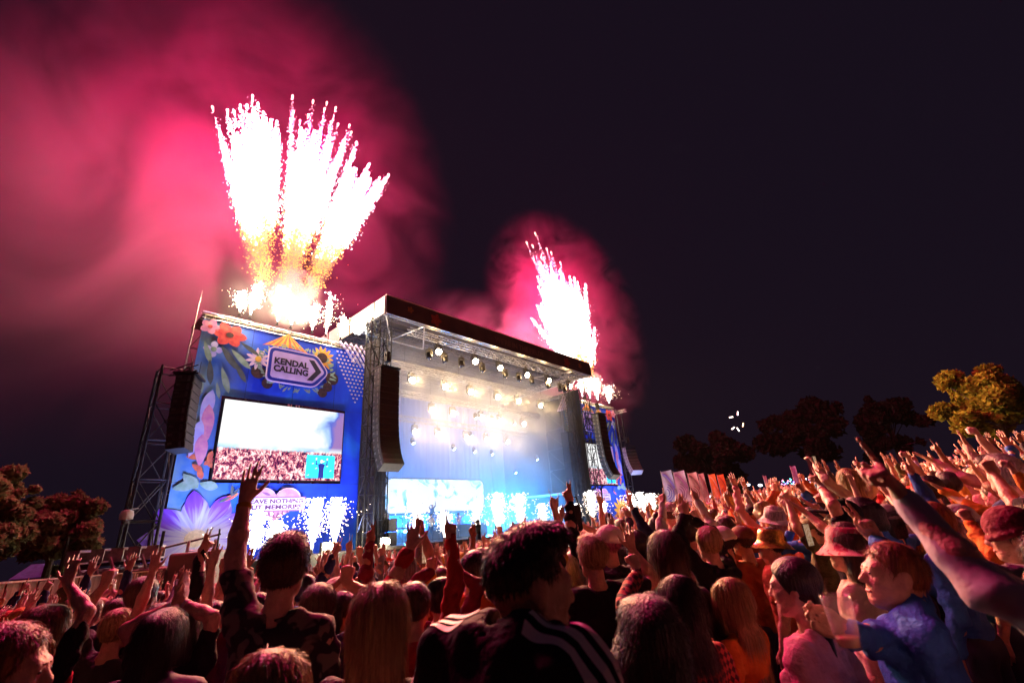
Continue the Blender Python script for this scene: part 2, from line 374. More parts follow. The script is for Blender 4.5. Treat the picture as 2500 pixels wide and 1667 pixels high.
# ------------------------------------------------------------ printed side towers
SKYB = None
def fabric_mat():
    m, nt, out = nodes_mat('printed blue fabric'); tc = N(nt, 'TexCoord'); sp = N(nt, 'SeparateXYZ'); nt.links.new(tc.outputs['Object'], sp.inputs[0])
    n1 = N(nt, 'TexNoise', i_Scale=.35, i_Detail=3.0, i_Distortion=.8); nt.links.new(tc.outputs['Object'], n1.inputs['Vector'])
    blue = ramp(nt, n1.outputs[0], [(.3,(.006,.035,.60)),(.55,(.010,.07,.72)),(.75,(.02,.2,.8))])
    edge = math_(nt, 'MULTIPLY', math_(nt, 'SUBTRACT', math_(nt, 'ABSOLUTE', sp.outputs[0]), 0), .2, True)
    n2 = N(nt, 'TexNoise', i_Scale=.8, i_Detail=4.0); nt.links.new(tc.outputs['Object'], n2.inputs['Vector'])
    pale = ramp(nt, n2.outputs[0], [(.35,(.05,.20,.62)),(.5,(.14,.30,.55)),(.65,(.20,.30,.28))])
    side = N(nt, 'MapRange', i_1=-2.2, i_2=-4.6); nt.links.new(sp.outputs[0], side.inputs[0])
    c = mixc(nt, side.outputs[0], blue, pale)
    p = N(nt, 'BsdfPrincipled', i_Roughness=.85); nt.links.new(c, p.inputs['Base Color'])
    n3 = N(nt, 'TexNoise', i_Scale=1.4, i_Detail=3.0); nt.links.new(tc.outputs['Object'], n3.inputs['Vector'])
    b = N(nt, 'Bump', i_Strength=.5, i_Distance=.08); nt.links.new(n3.outputs[0], b.inputs['Height']); nt.links.new(b.outputs[0], p.inputs['Normal'])
    nt.links.new(p.outputs[0], out.inputs[0]); return m
def screen_mat():
    m, nt, out = nodes_mat('video picture'); tc = N(nt, 'TexCoord'); sp = N(nt, 'SeparateXYZ'); nt.links.new(tc.outputs['Object'], sp.inputs[0])
    x, z = sp.outputs[0], sp.outputs[2]
    # filmed crowd in the lower part
    mp = N(nt, 'Mapping'); mp.inputs['Scale'].default_value = (1, 1, .75); mp.inputs['Rotation'].default_value = (0, .35, 0); nt.links.new(tc.outputs['Object'], mp.inputs[0])
    v1 = N(nt, 'TexVoronoi', i_Scale=4.2); nt.links.new(mp.outputs[0], v1.inputs['Vector'])
    v2 = N(nt, 'TexNoise', i_Scale=5.5, i_Detail=3.0, i_Distortion=1.6); nt.links.new(mp.outputs[0], v2.inputs['Vector'])
    f = math_(nt, 'ADD', math_(nt, 'MULTIPLY', v2.outputs[0], 1.25), math_(nt, 'MULTIPLY', v1.outputs['Distance'], -.35))
    crowd = ramp(nt, f, [(.26,(.04,.01,.06)),(.36,(.35,.04,.14)),(.44,(.8,.2,.28)),(.52,(1,.5,.5)),(.60,(1,.9,.9))])
    # burnt-out stage light above
    n1 = N(nt, 'TexNoise', i_Scale=.5, i_Detail=4.0, i_Distortion=.6); nt.links.new(tc.outputs['Object'], n1.inputs['Vector'])
    g = math_(nt, 'ADD', math_(nt, 'MULTIPLY', x, .13), math_(nt, 'MULTIPLY', n1.outputs[0], .9))
    sky = ramp(nt, g, [(.0,(1,1,1)),(.66,(1,1,1)),(.78,(.45,.65,1)),(.86,(.12,.16,.65)),(.95,(.35,.2,.5))])
    low = N(nt, 'MapRange', i_1=-.45, i_2=-.15); nt.links.new(z, low.inputs[0])
    hor = ramp(nt, n1.outputs[0], [(.35,(.05,.2,.8)),(.5,(.4,.75,1)),(.6,(.9,.97,1))])
    sky2 = mixc(nt, low.outputs[0], hor, sky)
    cut = N(nt, 'MapRange', i_1=-.52, i_2=-.42); 
    zz = math_(nt, 'ADD', z, math_(nt, 'MULTIPLY', v2.outputs[0], -.3)); nt.links.new(math_(nt, 'ADD', zz, .15), cut.inputs[0])
    c = mixc(nt, cut.outputs[0], crowd, sky2)
    e = N(nt, 'Emission', i_Strength=1.15); nt.links.new(c, e.inputs[0]); nt.links.new(e.outputs[0], out.inputs[0]); return m
M_FAB = fabric_mat(); M_SCR = screen_mat()
def petal(cx, cz, a, L, W, n=9, notch=.0):
    pts = []
    for i in range(n):
        t = i/(n-1); pts.append((L*t, W*math.sin(math.pi*min(1, t*.93+.07))**.8*(.35+.65*t)))
    prof = [(x, y) for x, y in pts] + [(x*(1-notch), -y) for x, y in reversed(pts[1:-1])]
    return [(cx+x*math.cos(a)-y*math.sin(a), cz+x*math.sin(a)+y*math.cos(a)) for x, y in prof]
def flower(parent, cx, cz, r, n, m, mc, y, wid=.33, squash=1.0, rc=.28, name='flower', a0=0.0):
    fl = None
    for k in range(n):
        a = a0+2*math.pi*k/n
        mb = MB(); yy = y-.004*(k % 3)
        mb.slab([(px, cz+(pz-cz)*squash) for px, pz in petal(cx, cz, a, r*random.uniform(.88, 1.06), r*wid)], yy, yy+.003)
        o = mb.build('petal' if fl else name, m, fl or parent)
        fl = fl or o
    MB().slab([(cx+rc*r*math.cos(t), cz+rc*r*math.sin(t)*squash) for t in np.linspace(0, 6.283, 20)[:-1]], y-.018, y-.013).build('flower_centre', mc, fl)
    return fl
def radial(name, cx, cz, r, stops, k=9.0):
    m, nt, out = nodes_mat(name); tc = N(nt, 'TexCoord'); mp = N(nt, 'Mapping'); mp.inputs['Location'].default_value = (-cx, 0, -cz); nt.links.new(tc.outputs['Object'], mp.inputs[0])
    sp = N(nt, 'SeparateXYZ'); nt.links.new(mp.outputs[0], sp.inputs[0]); an = math_(nt, 'ARCTAN2', sp.outputs[2], sp.outputs[0])
    ln = N(nt, 'VectorMath', operation='LENGTH'); nt.links.new(mp.outputs[0], ln.inputs[0])
    cb = N(nt, 'CombineXYZ'); nt.links.new(math_(nt, 'MULTIPLY', an, k), cb.inputs[0]); nt.links.new(math_(nt, 'MULTIPLY', ln.outputs['Value'], .5), cb.inputs[1])
    n = N(nt, 'TexNoise', i_Scale=1.0, i_Detail=3.0); nt.links.new(cb.outputs[0], n.inputs[0])
    f = math_(nt, 'ADD', math_(nt, 'DIVIDE', ln.outputs['Value'], r), math_(nt, 'MULTIPLY', math_(nt, 'SUBTRACT', n.outputs[0], .5), 1.1))
    p = N(nt, 'BsdfPrincipled', i_Roughness=.85); nt.links.new(ramp(nt, f, stops), p.inputs['Base Color']); nt.links.new(p.outputs[0], out.inputs[0]); return m
def streaky(name, a, b, sc=3.0):
    return mat(name, a, .8, var=.5, vscale=sc, col2=b, bump=.2, bscale=3)
def disc(cx, cz, rx, rz, n=24): return [(cx+rx*math.cos(t), cz+rz*math.sin(t)) for t in np.linspace(0, 2*math.pi, n+1)[:-1]]
def arrow_sign(x0, x1, z0, z1, nose, r=.22):
    zc = (z0+z1)/2; pts = []
    raw = [(x0, z0), (x1-nose, z0), (x1, zc), (x1-nose, z1), (x0, z1)]
    n = len(raw)
    for i in range(n):
        p = Vector(raw[i]); a = (Vector(raw[i-1])-p).normalized(); b = (Vector(raw[(i+1) % n])-p).normalized()
        for t in np.linspace(0, 1, 6): q = p+a*r*(1-t)**2+b*r*t**2; pts.append((q.x, q.y))
    return pts
def wing(u0, sx, far):
    side = 'beyond the far end of the stage' if far else 'beside the near end of the stage'
    t = empty('printed_tower', S(u0, 27, 0), PHI, f'tall blue printed tower with painted flowers {side}', 'stage tower', 'printed towers flanking the stage')
    fab = []
    # three fabric drops, gently billowed
    def drop(xa, xb, z0, z1, y):
        nx, nz = 22, 24; vs = []
        for j in range(nz+1):
            for i in range(nx+1):
                fx, fz = i/nx, j/nz; x = xa+(xb-xa)*fx
                yy = y+.05*math.sin(fx*math.pi*3+fz*4)*math.sin(math.pi*fz)
                vs.append((sx*x, yy, z0+(z1-z0)*fz))
        F = [(j*(nx+1)+i, j*(nx+1)+i+1, (j+1)*(nx+1)+i+1, (j+1)*(nx+1)+i) for j in range(nz) for i in range(nx)]
        if sx < 0: F = [f[::-1] for f in F]
        return link('fabric_drop', npmesh('fabric', [(vx*1, vy, vz) for vx, vy, vz in vs], F, True), t, M_FAB)
    drop(-5.1, 5.1, 9.75, 13.9, .06); drop(-5.1, -3.62, 5.3, 9.74, .06); drop(3.36, 5.1, 5.3, 9.74, .06); drop(-5.1, 4.7, .2, 5.29, .06)
    for xs_ in (-2.55, 0, 2.55):
        MB().box(sx*xs_-.012, -.004, 9.8, sx*xs_+.012, 0, 13.85).build('fabric_seam', mat('seam thread', (.01,.03,.25), .8), t); MB().box(sx*xs_-.012, -.004, .3, sx*xs_+.012, 0, 5.25).build('fabric_seam', mat('seam thread'), t)
    # scaffold box behind
    for x in (-5.0, -1.7, 1.7, 5.0):
        for y in (.35, 2.6): MB().tube((x, y, -1.8), (x, y, 14.2), .05).build('standard', M_STEEL, t)
    mb = MB()
    for z in np.arange(1, 14.5, 2.0):
        for y in (.35, 2.6): mb.tube((-5, y, z), (5, y, z), .03, 5)
        for x in (-5.0, -1.7, 1.7, 5.0): mb.tube((x, .35, z), (x, 2.6, z), .03, 5)
        for x in (-5.0, 5.0): mb.tube((x, .35, z), (x, 2.6, z+2 if z < 13 else z), .025, 5)
    mb.build('ledgers', M_STEEL, t)
    MB().box(-5.1, .3, 14.2, 5.1, 2.7, 14.28).build('top_platform', mat('weathered ply', (.25,.2,.15), .8, var=.3), t)
    MB().truss((-5.2, .2, 14.1), (5.2, .2, 14.1), .35, .025, .6).build('header_truss', M_ALU, t)
    for k in range(7):   # gathered cloth ribs spilling from the inner top corner
        x = sx*(2.6+.38*k); pts = [(x+sx*.25*i, -.10-.06*math.sin(i), 14.35-.26*i-.04*i*k*.5) for i in range(6)]
        MB().path(pts, .075, 6).build('gathered_cloth', mat('pale gathered cloth', (.5,.42,.6), .8), t, True)
    # ---- printed art
    P = lambda x: sx*x
    mred = streaky('poppy red print', (.75,.10,.08), (.5,.03,.05)); mpink = streaky('pink print', (.8,.35,.45), (.65,.2,.45)); mpur = streaky('violet petal print', (.36,.12,.80), (.12,.05,.62), 1.6)
    mlil = streaky('pale lilac print', (.62,.6,.9), (.40,.36,.85), 1.3); mgrn = streaky('grey green leaf print', (.20,.32,.22), (.30,.42,.36)); mdk = streaky('dark leaf print', (.05,.07,.09), (.10,.12,.12))
    myel = streaky('sunflower print', (.85,.50,.08), (.8,.33,.05)); mbrn = mat('seed head print', (.06,.025,.03), .8, var=.4); mwht = streaky('daisy print', (.85,.7,.8), (.7,.5,.75)); mora = streaky('orange leaf print', (.85,.22,.08), (.6,.10,.08))
    mcream = mat('cream print', (.85,.72,.62), .8, var=.2)
    flower(t, P(-3.75), 13.2, .95, 6, mred, mbrn, -.02, .45, .8, .2); flower(t, P(-4.75), 13.45, .55, 5, mpink, mred, -.02, .5, .9, .2); flower(t, P(-4.4), 12.2, .5, 4, mlil, mgrn, -.02, .5)
    for k, (x, z, a, L) in enumerate([(-4.9,12.6,-1.2,1.3),(-4.1,12.5,-.9,1.6),(-3.6,12.4,-.7,1.5),(-4.5,11.6,-1.4,1.4),(-3.9,11.3,-1.2,1.5),(-3.3,11.7,-1.0,1.3),(-4.7,10.6,-1.5,1.0),(-3.2,12.9,-.5,1.2),(-4.0,10.4,-1.3,.9)]):
        MB().slab([(P(px), pz) for px, pz in petal(x, z, a, L, L*.16)], -.03-.004*k, -.027-.004*k).build('leaf', mdk if k % 2 else mgrn, t)
    for k, (x, z, L) in enumerate([(-4.35,9.2,2.0),(-4.0,8.4,2.0),(-4.6,7.6,1.9),(-4.1,7.0,1.6)]):
        MB().slab([(P(px), pz) for px, pz in petal(x, z-L*.6, 1.45+.2*(k % 2), L, .42)], -.03-.004*k, -.027-.004*k).build('petal', mpink if k % 2 else mlil, t)
    for k in range(9):
        x, z = -4.6+.9*(k % 3)*.6+.1*k, 6.5-.25*(k//3)-.1*(k % 2)
        MB().slab([(P(px), pz) for px, pz in petal(x-.15, z, k*1.9, .6, .2)], -.03-.004*k, -.027-.004*k).build('leaf', mora, t)
    for k, (x, z, r) in enumerate([(-4.3,5.4,.45),(-3.6,5.0,.4),(-4.6,4.7,.45),(-3.0,5.3,.25)]):
        MB().slab([(P(px), pz) for px, pz in petal(x-r, z+r*.6, -.7+k*.5, r*2.2, r*.8)], -.03-.004*k, -.027-.004*k).build('leaf', mgrn, t)
    if not far:
        mrad = radial('violet cosmos print', P(-3.75), 2.75, 2.3, [(.1,(.75,.7,.85)),(.3,(.55,.55,.92)),(.6,(.40,.36,.88)),(.8,(.22,.12,.78)),(1.0,(.16,.04,.6))]); mrad2 = radial('deep violet petal print', P(-3.75), 2.75, 2.3, [(.2,(.6,.6,.92)),(.45,(.36,.25,.85)),(.65,(.22,.06,.72)),(1.0,(.14,.02,.5))])
        flower(t, P(-3.75), 2.75, 2.35, 9, mrad, mcream, -.03, .36, .82, .2, a0=.3); 
        for k, a in enumerate((1.75, 1.05, 2.5, .45, -.35)):
            MB().slab([(P(px), pz) for px, pz in petal(-3.75+.75*math.cos(a), 2.75+.65*math.sin(a), a, 1.55, .55)], -.05-.004*k, -.047-.004*k).build('petal', mrad2 if k < 3 else mrad, t)
    else:
        flower(t, P(-3.6), 2.6, 1.9, 15, myel, mbrn, -.03, .17, .9, .38)
    # small bird
    b = MB().slab([(P(px), pz) for px, pz in petal(-2.95, 4.35, .5, .9, .17)], -.06, -.057).build('printed_bird', mora, t)
    for a in (.9, 1.6, 3.6): MB().slab([(P(px), pz) for px, pz in petal(-2.5, 4.6, a, .6, .1)], -.064-.004*a, -.062-.004*a).build('feather', mdk, b)
    # wreath round the sign
    flower(t, P(-2.15) if not far else -2.1, 12.1, .68, 11, mwht, myel, -.05, .2, 1, .25); flower(t, 1.55, 12.95, .82, 14, myel, mbrn, -.05, .18, 1, .42)
    for k, (x, z, r) in enumerate([(-2.05,11.35,.38),(2.3,11.7,.42),(-1.5,10.75,.3),(1.75,10.7,.3),(2.05,11.1,.3)]):
        MB().slab(disc(x, z, r, r), -.05-.004*k, -.047-.004*k).build('berry', mbrn, t)
    for k in range(14):   # striped tent
        a = math.pi*(.2+.6*k/13); 
        MB().slab([(-.65, 14.05), (-.65+1.5*math.cos(a)*1.05, 12.9+.25*math.sin(a)), (-.65+1.5*math.cos(a+.14)*1.05, 12.9+.25*math.sin(a+.14))], -.05-.001*k, -.0495-.001*k).build('tent_stripe', (myel, mora)[k % 2], t)
    leaves = MB()
    for k in range(70):
        a = 2*math.pi*k/70; x, z = .1+2.05*math.cos(a), 11.95+1.22*math.sin(a); yy = -.055-.003*(k % 4)
        leaves.slab(petal(x, z, a+random.uniform(-.9, .9), random.uniform(.25, .5), .08), yy, yy+.002)
    leaves.build('wreath_leaves', mgrn, t)
    dots = 0
    mdot = mat('peach dot print', (.85,.6,.45), .8)
    for j in range(14):
        for i in range(11):
            x = 2.55+.26*i+(.13 if j % 2 else 0); z = 13.65-.25*j
            if x > 5.0 or z > 11.2+.95*(5.4-x)*1.2+.8 or (x-2.4) < (j*.12-.1) or z < 10.2+abs(x-3.9)*1.0: continue
            MB().slab(disc(P(x), z, .075, .05, 8), -.032, -.03).build('dot', mdot, t); dots += 1
    # ---- sign board
    word = 'far' if far else 'near'
    sg = empty('arrow_sign', S(u0+.05, 26.9, 11.95), PHI, 'lilac arrow-shaped board reading KENDAL CALLING on the ' + ('far' if far else 'near') + ' printed tower', 'sign', 'arrow boards on the printed towers')
    MB().slab(arrow_sign(-1.72, 1.98, -1.06, 1.06, .82, .35), -.06, .03).build('rim', mat('lilac board edge', (.8,.62,.9), .5), sg)
    MB().slab(arrow_sign(-1.66, 1.9, -1.0, 1.0, .8, .33), -.075, -.0605).build('border', mat('navy border', (.02,.03,.35), .5), sg)
    MB().slab(arrow_sign(-1.5, 1.7, -.82, .82, .72, .2), -.09, -.0755).build('face', mat('lilac face', (.62,.45,.85), .5, var=.1, vscale=2), sg)
    md = mat('dark lettering', (.03,.02,.05), .5)
    MB().slab([(.62,.66),(.95,.66),(1.46,0),(.95,-.66),(.6,-.66),(1.1,0)], -.1, -.0905).build('chevron', md, sg)
    for txt, z in (('KENDAL', .23), ('CALLING', -.23)):
        o = link('lettering', text_mesh(txt, width=2.02, height=.40, bold=.045), sg, md); o.location = (-.36, -.096, z)
    # ---- heart board
    hx = -.35
    ht = empty('heart_sign', S(u0+hx, 26.9, 4.2), PHI, 'pink heart board with a band reading LEAVE NOTHING BUT MEMORIES, ' + ('far' if far else 'near') + ' tower', 'sign', 'heart boards on the printed towers')
    hp = []
    for a in np.linspace(0, 2*math.pi, 60)[:-1]:
        x = 16*math.sin(a)**3; z = 13*math.cos(a)-5*math.cos(2*a)-2*math.cos(3*a)-math.cos(4*a); hp.append((x/16*1.25, z/16*1.0+.05))
    MB().slab([(x*1.06, z*1.06) for x, z in hp], -.05, .03).build('rim', mat('pale heart edge', (.85,.65,.6), .5), ht)
    MB().slab(hp, -.062, -.0505).build('heart', mat('pink heart print', (.78,.36,.50), .6, var=.35, vscale=2.5, col2=(.55,.22,.42)), ht)
    mh = mat('plum heart print', (.25,.10,.22), .6)
    for k in range(6):
        MB().slab([(-.65+.24*k, -.75+.12*abs(2.5-k)), (-.53+.24*k, -.32), (-.41+.24*k, -.75+.12*abs(2.5-k))], -.068, -.0625).build('printed_fir', mh, ht)
    MB().slab(petal(-.75, .62, -.35, .5, .1), -.068, -.0625).build('printed_cloud', mh, ht)
    for k in range(4): MB().slab([(.25+.08*k, .82-.1*k), (.85-.03*k, .82-.1*k), (.85-.03*k, .845-.1*k), (.25+.08*k, .845-.1*k)], -.068, -.0625).build('printed_cloud', mh, ht)
    MB().slab([(-1.62,-.37),(1.6,-.37),(1.6,.37),(-1.62,.37)], -.085, -.0695).build('band_edge', mat('plum band edge', (.3,.12,.25), .5), ht)
    MB().slab([(-1.56,-.31),(1.54,-.31),(1.54,.31),(-1.56,.31)], -.1, -.0855).build('band', mat('blush band', (.85,.68,.75), .5), ht)
    for txt, z, wd in (('LEAVE NOTHING', .15, 2.9), ('BUT MEMORIES', -.15, 2.8)):
        o = link('lettering', text_mesh(txt, width=wd, height=.23, bold=.035), ht, mat('plum lettering', (.10,.02,.10), .5)); o.location = (0, -.106, z)
    # ---- video screen
    sc = empty('video_screen', S(u0-.13, 26.9, 7.5), PHI, 'large lit video screen showing a pink crowd, set in the ' + ('far' if far else 'near') + ' printed tower', 'screen', 'video screens in the printed towers')
    MB().box(-3.42, .0, -2.08, 3.42, .25, 2.08).build('casing', M_BLACK, sc)
    MB().box(-3.36, -.03, -2.05, 3.36, -.004, 2.05).build('picture', M_SCR, sc)
    ins = MB().box(1.25, -.04, -1.92, 2.95, -.034, -.62).build('inset_picture', mat('cyan inset', (0,.6,.8), .5, emit=(.06,.62,.85), estr=.95), sc)
    mfig = mat('inset figure', (.01,.02,.12), .6, emit=(.01,.015,.16), estr=.8)
    fig = MB(); fx, fz = 2.15, -1.92
    fig.slab([(fx-.16,fz),(fx+.16,fz),(fx+.14,fz+.5),(fx+.2,fz+.72),(fx+.1,fz+.82),(fx-.1,fz+.82),(fx-.2,fz+.72),(fx-.14,fz+.5)], -.046, -.0405)
    for s_ in (-1, 1): fig.slab([(fx+s_*.14,fz+.78),(fx+s_*.36,fz+.72),(fx+s_*.36,fz+1.0),(fx+s_*.30,fz+1.0),(fx+s_*.29,fz+.80),(fx+s_*.1,fz+.7)], -.046, -.0405)
    fig.build('inset_singer', mfig, ins)
    mfc = mat('inset skin', (.7,.5,.5), .6, emit=(.75,.6,.68), estr=.8)
    fg = MB().slab(disc(fx, fz+.95, .08, .11, 12), -.046, -.0405)
    for s_ in (-1, 1): fg.slab(disc(fx+s_*.33, fz+1.08, .05, .08, 10), -.047, -.0415)
    fg.build('inset_face', mfc, ins)
    for k in range(7): MB().slab([(1.35+.22*k+.05*(k % 2), -1.8+.13*((k*5) % 7)), (1.47+.22*k, -1.75+.13*((k*5) % 7)), (1.45+.22*k, -1.71+.13*((k*5) % 7)), (1.34+.22*k, -1.76+.13*((k*5) % 7))], -.045, -.0405).build('inset_confetti', mfc, ins)
    # ---- footlights that wash the print
    for k, x in enumerate((-4.2, -1.3, 1.6, 4.2)):
        f = empty('floodlight', S(u0+x, 24.35, DECK+.02), PHI, f'low blue-white floodlight at the foot of the {word} printed tower', 'floodlight', f'floodlights under the {word} tower')
        MB().box(-.3,-.12,0,.3,.12,.05).box(-.26,-.1,.05,.26,.1,.24).build('housing', M_BLACK, f)
        MB().box(-.23,.102,.07,.23,.112,.22).build('lit_face', mat('lit cool face', (.7,.8,1), .4, emit=(.6,.75,1), estr=10, sample=False), f)
        spot('print_wash', S(u0+x, 24.55, DECK+.35), S(u0+x*.8, 27.0, 9.6), 2100, (.30,.42,1), 96, .9, .25)
    MB().box(-5.3, -3.0, -1.8, 5.3, -.1, DECK-.01).build('wing_deck', mat('stage skirt cloth'), t)
wing(10.6, 1, False); wing(2*UC-10.6, -1, True)

# ------------------------------------------------------------ hung loudspeakers
M_GRILLE = mat('black speaker grille', (.02,.02,.024), .6, var=.3, vscale=20, bump=.4, bscale=120)
M_CABSIDE = mat('speaker cabinet side', (.025,.026,.03), .55, var=.3)
def line_array(u0, v0, ztop, n, turn, label, h=.385, wdt=1.35, dep=.72, curl=(0,0,0,0,0,.5,.5,1,1,1.5,2,3,4,5,6,7), hang=15.6, sides=M_CABSIDE):
    t = empty('line_array', S(u0, v0, ztop), PHI+rad(turn), label, 'loudspeaker', 'hung line arrays')
    y, z, a = 0.0, 0.0, 0.0
    for k in range(n):
        a += rad(curl[k] if k < len(curl) else 6)
        R = Matrix.Rotation(-a, 3, 'X')
        c = Vector((0, y, z)) + R @ Vector((0, 0, -h/2))
        cab = MB().obox(c, (wdt/2, dep/2, h/2-.012), R).build('cabinet', sides, t, bevel=.015)
        MB().obox(c+R @ Vector((0, -dep/2-.012, 0)), (wdt/2-.03, .01, h/2-.03), R).build('grille', M_GRILLE, cab)
        for s_ in (-1, 1): MB().obox(c+R @ Vector((s_*(wdt/2+.012), -.18, 0)), (.011, .05, h/2-.06), R).obox(c+R @ Vector((s_*(wdt/2+.012), .2, .06)), (.011, .08, .05), R).build('rigging_plate', M_STEEL, cab)
        q = Vector((0, y, z)) + R @ Vector((0, 0, -h)); y, z = q.y, q.z
    MB().box(-wdt/2, -.5, .03, wdt/2, .5, .12).tube((0, 0, .1), (0, 0, hang-ztop), .02).tube((0, -.35, .1), (0, -.35, hang-ztop), .012).build('fly_bar', M_BLACK, t)
    if hang-ztop > 1.3: MB().box(-.14, -.16, .55, .14, .16, 1.2).box(-.2, -.05, .9, .2, .05, 1.05).build('chain_hoist', M_BLACK, t)
    return t
line_array(14.85, 23.7, 11.75, 16, 0, 'long black line array hung by the near front corner of the stage roof')
line_array(2*UC-14.85+.4, 23.7, 11.65, 16, 0, 'long black line array hung by the far front corner of the stage roof')
line_array(5.05, 25.3, 9.9, 9, 62, 'short dark line array facing sideways on the near lattice tower', curl=(0,0,.5,.5,1,1,1,1,1), hang=10.75)
line_array(2*UC-5.3, 26, 9.4, 8, -28, 'grey curved line array on a boom beyond the far printed tower', curl=(2,3,4,5,5,6,6,7), hang=13.4, sides=mat('grey cabinet', (.3,.28,.32), .6))
for u_, far in ((15.95, 0), (2*UC-15.95, 1)):   # black speaker columns between print and stage
    t = empty('speaker_column', S(u_, 26.2, 0), PHI, 'black lattice column with dark cladding ' + ('at the far end of the stage' if far else 'between the near tower and the stage'), 'column', 'black columns at the stage ends')
    for k in range(6): MB().box(-.62, .0, 1.65+1.45*k, .62, .8, 1.65+1.45*k+1.42).build('cladding_panel', M_CLOTHBLK, t)
    MB().truss((0, -.4, -.7), (0, -.4, 15.4), .6, .04, 1.0).build('lattice', M_BLACK, t)
# lattice towers outside the prints
M_TOWER = mat('darkened tower steel', (.05,.048,.055), .6, .5, var=.3)  # steel darkened in its colour, standing in for dark haze
for u_, v_, lab in ((4.55, 26.4, 'tall grey lattice tower beside the near printed tower'), (2*UC-4.75, 27.4, 'tall grey lattice tower beyond the far printed tower')):
    t = empty('lattice_tower', S(u_, v_, -1.6), PHI, lab, 'tower', 'lattice towers'); nb = 7 if u_ < 20 else 9; top = 1.72*nb
    for sx in (-1, 1):
        for sy in (-1, 1): MB().tube((sx*.55, sy*.55, 0), (sx*.55, sy*.55, top+.1), .06).build('upright', M_TOWER, t)
    mb = MB()
    for i in range(nb):
        z0, z1 = i*1.72, (i+1)*1.72
        for (ax, ay), (bx, by) in (((-.55,-.55),(.55,-.55)), ((.55,-.55),(.55,.55)), ((.55,.55),(-.55,.55)), ((-.55,.55),(-.55,-.55))):
            mb.tube((ax,ay,z1), (bx,by,z1), .035, 5); mb.tube((ax,ay,z0), (bx,by,z1), .028, 5)
            if i % 2: mb.tube((bx,by,z0), (ax,ay,z1), .028, 5)
    mb.build('bracing', M_TOWER, t)
    MB().truss((0, 0, top-.1), (0 if u_ > 20 else .5, -1.6, top-.1), .3, .025, .5).build('boom', M_ALU if u_ > 20 else M_TOWER, t)
    if u_ < 20: MB().tube((.5, .5, top), (.6, .5, 17.0), .03, 6, .015).build('mast', M_ALU, t)
# small white lamp hood clamped on the near tower
t = empty('camera_dome', S(3.9, 25.8, 3.75), PHI, 'small white dome camera clamped to the near lattice tower', 'camera')
MB().lathe([(.16,-.12),(.24,-.1),(.25,.1),(.2,.24),(.08,.28)], 14).build('hood', mat('white plastic', (.85,.82,.78), .4), t, True)
MB().lathe([(.02,-.3),(.12,-.26),(.15,-.12)], 12).build('dome', mat('smoked dome', (.1,.1,.1), .1), t, True); MB().tube((0,0,.28),(.4,.3,.34),.03).build('bracket', M_STEEL, t)

# barrier along the front
for k in range(38):
    u_ = -2+1.22*k
    t = empty('crowd_barrier', S(u_, 20.9, gz(*S(u_, 20.9).xy)), PHI, 'steel crowd barrier section in line before the stage', 'barrier', 'barrier line before the stage')
    MB().box(-.6, -.02, .05, .6, .02, 1.1).build('sheet', M_STEEL, t); MB().tube((-.6, 0, 1.13), (.6, 0, 1.13), .03).build('top_rail', M_STEEL, t); MB().box(-.58, 0.03, 0, .58, 1.0, .03).build('step_plate', M_STEEL, t)
# bright blinders on the deck edge
for k, u_ in enumerate((11.95, 15.25)):
    t = empty('blinder_lamp', S(u_, 24.1, DECK+.02), PHI, 'dazzling warm blinder lamp at the deck edge ' + ('before the near printed tower' if k == 0 else 'before the black column'), 'stage lamp', 'blinders on the deck edge')
    MB().box(-.35,-.1,0,.35,.12,.06).box(-.32,-.1,.06,.32,.14,.5).build('housing', M_BLACK, t)
    for x in (-.16, .16): MB().lathe([(.13,0),(.135,.02),(.06,.035)], 14, (x,-.105,.28), Matrix.Rotation(rad(90),3,'X')).build('lit_bulb', M_LENS, t)
    point('blinder_glow', S(u_, 23.85, DECK+.35), 700, (1,.82,.5), .15)
    spot('blinder_beam', S(u_, 23.9, DECK+.4), S(u_-4, 14, 2.5), 3500, (1,.80,.5), 80, .9, .15)
# ------------------------------------------------------------ fireworks and spark fountains
M_SPARK = mat('white-hot spark', (1,1,1), .5, emit=(1,.98,.97), estr=9, sample=False)
M_SPARKW = mat('warm spark', (1,.8,.6), .5, emit=(1,.80,.58), estr=5, sample=False)
M_SPARKO = mat('orange spark', (1,.6,.2), .5, emit=(1,.42,.12), estr=1.1, sample=False)
OCT = np.array([(.9,.9,.9),(.9,-.9,-.9),(-.9,.9,-.9),(-.9,-.9,.9)], np.float32)
OCF = np.array([(0,2,1),(0,1,3),(0,3,2),(1,2,3)], np.int32)
def blobs(name, P, r, d=None, el=1.0):
    """many small sparks as one mesh; elongated along d"""
    P = np.asarray(P, np.float32); n = len(P); r = np.asarray(r, np.float32).reshape(-1, 1, 1)
    V = OCT[None]*r*np.ones((n, 1, 1), np.float32)
    if d is not None:
        d = np.asarray(d, np.float32); s = (V*d[:, None, :]).sum(2, keepdims=True); V = V + s*d[:, None, :]*(el-1)
    V = V + P[:, None, :]
    F = OCF[None] + (np.arange(n)*4)[:, None, None]
    return npmesh(name, V.reshape(-1, 3), F.reshape(-1, 3).astype(np.int32))
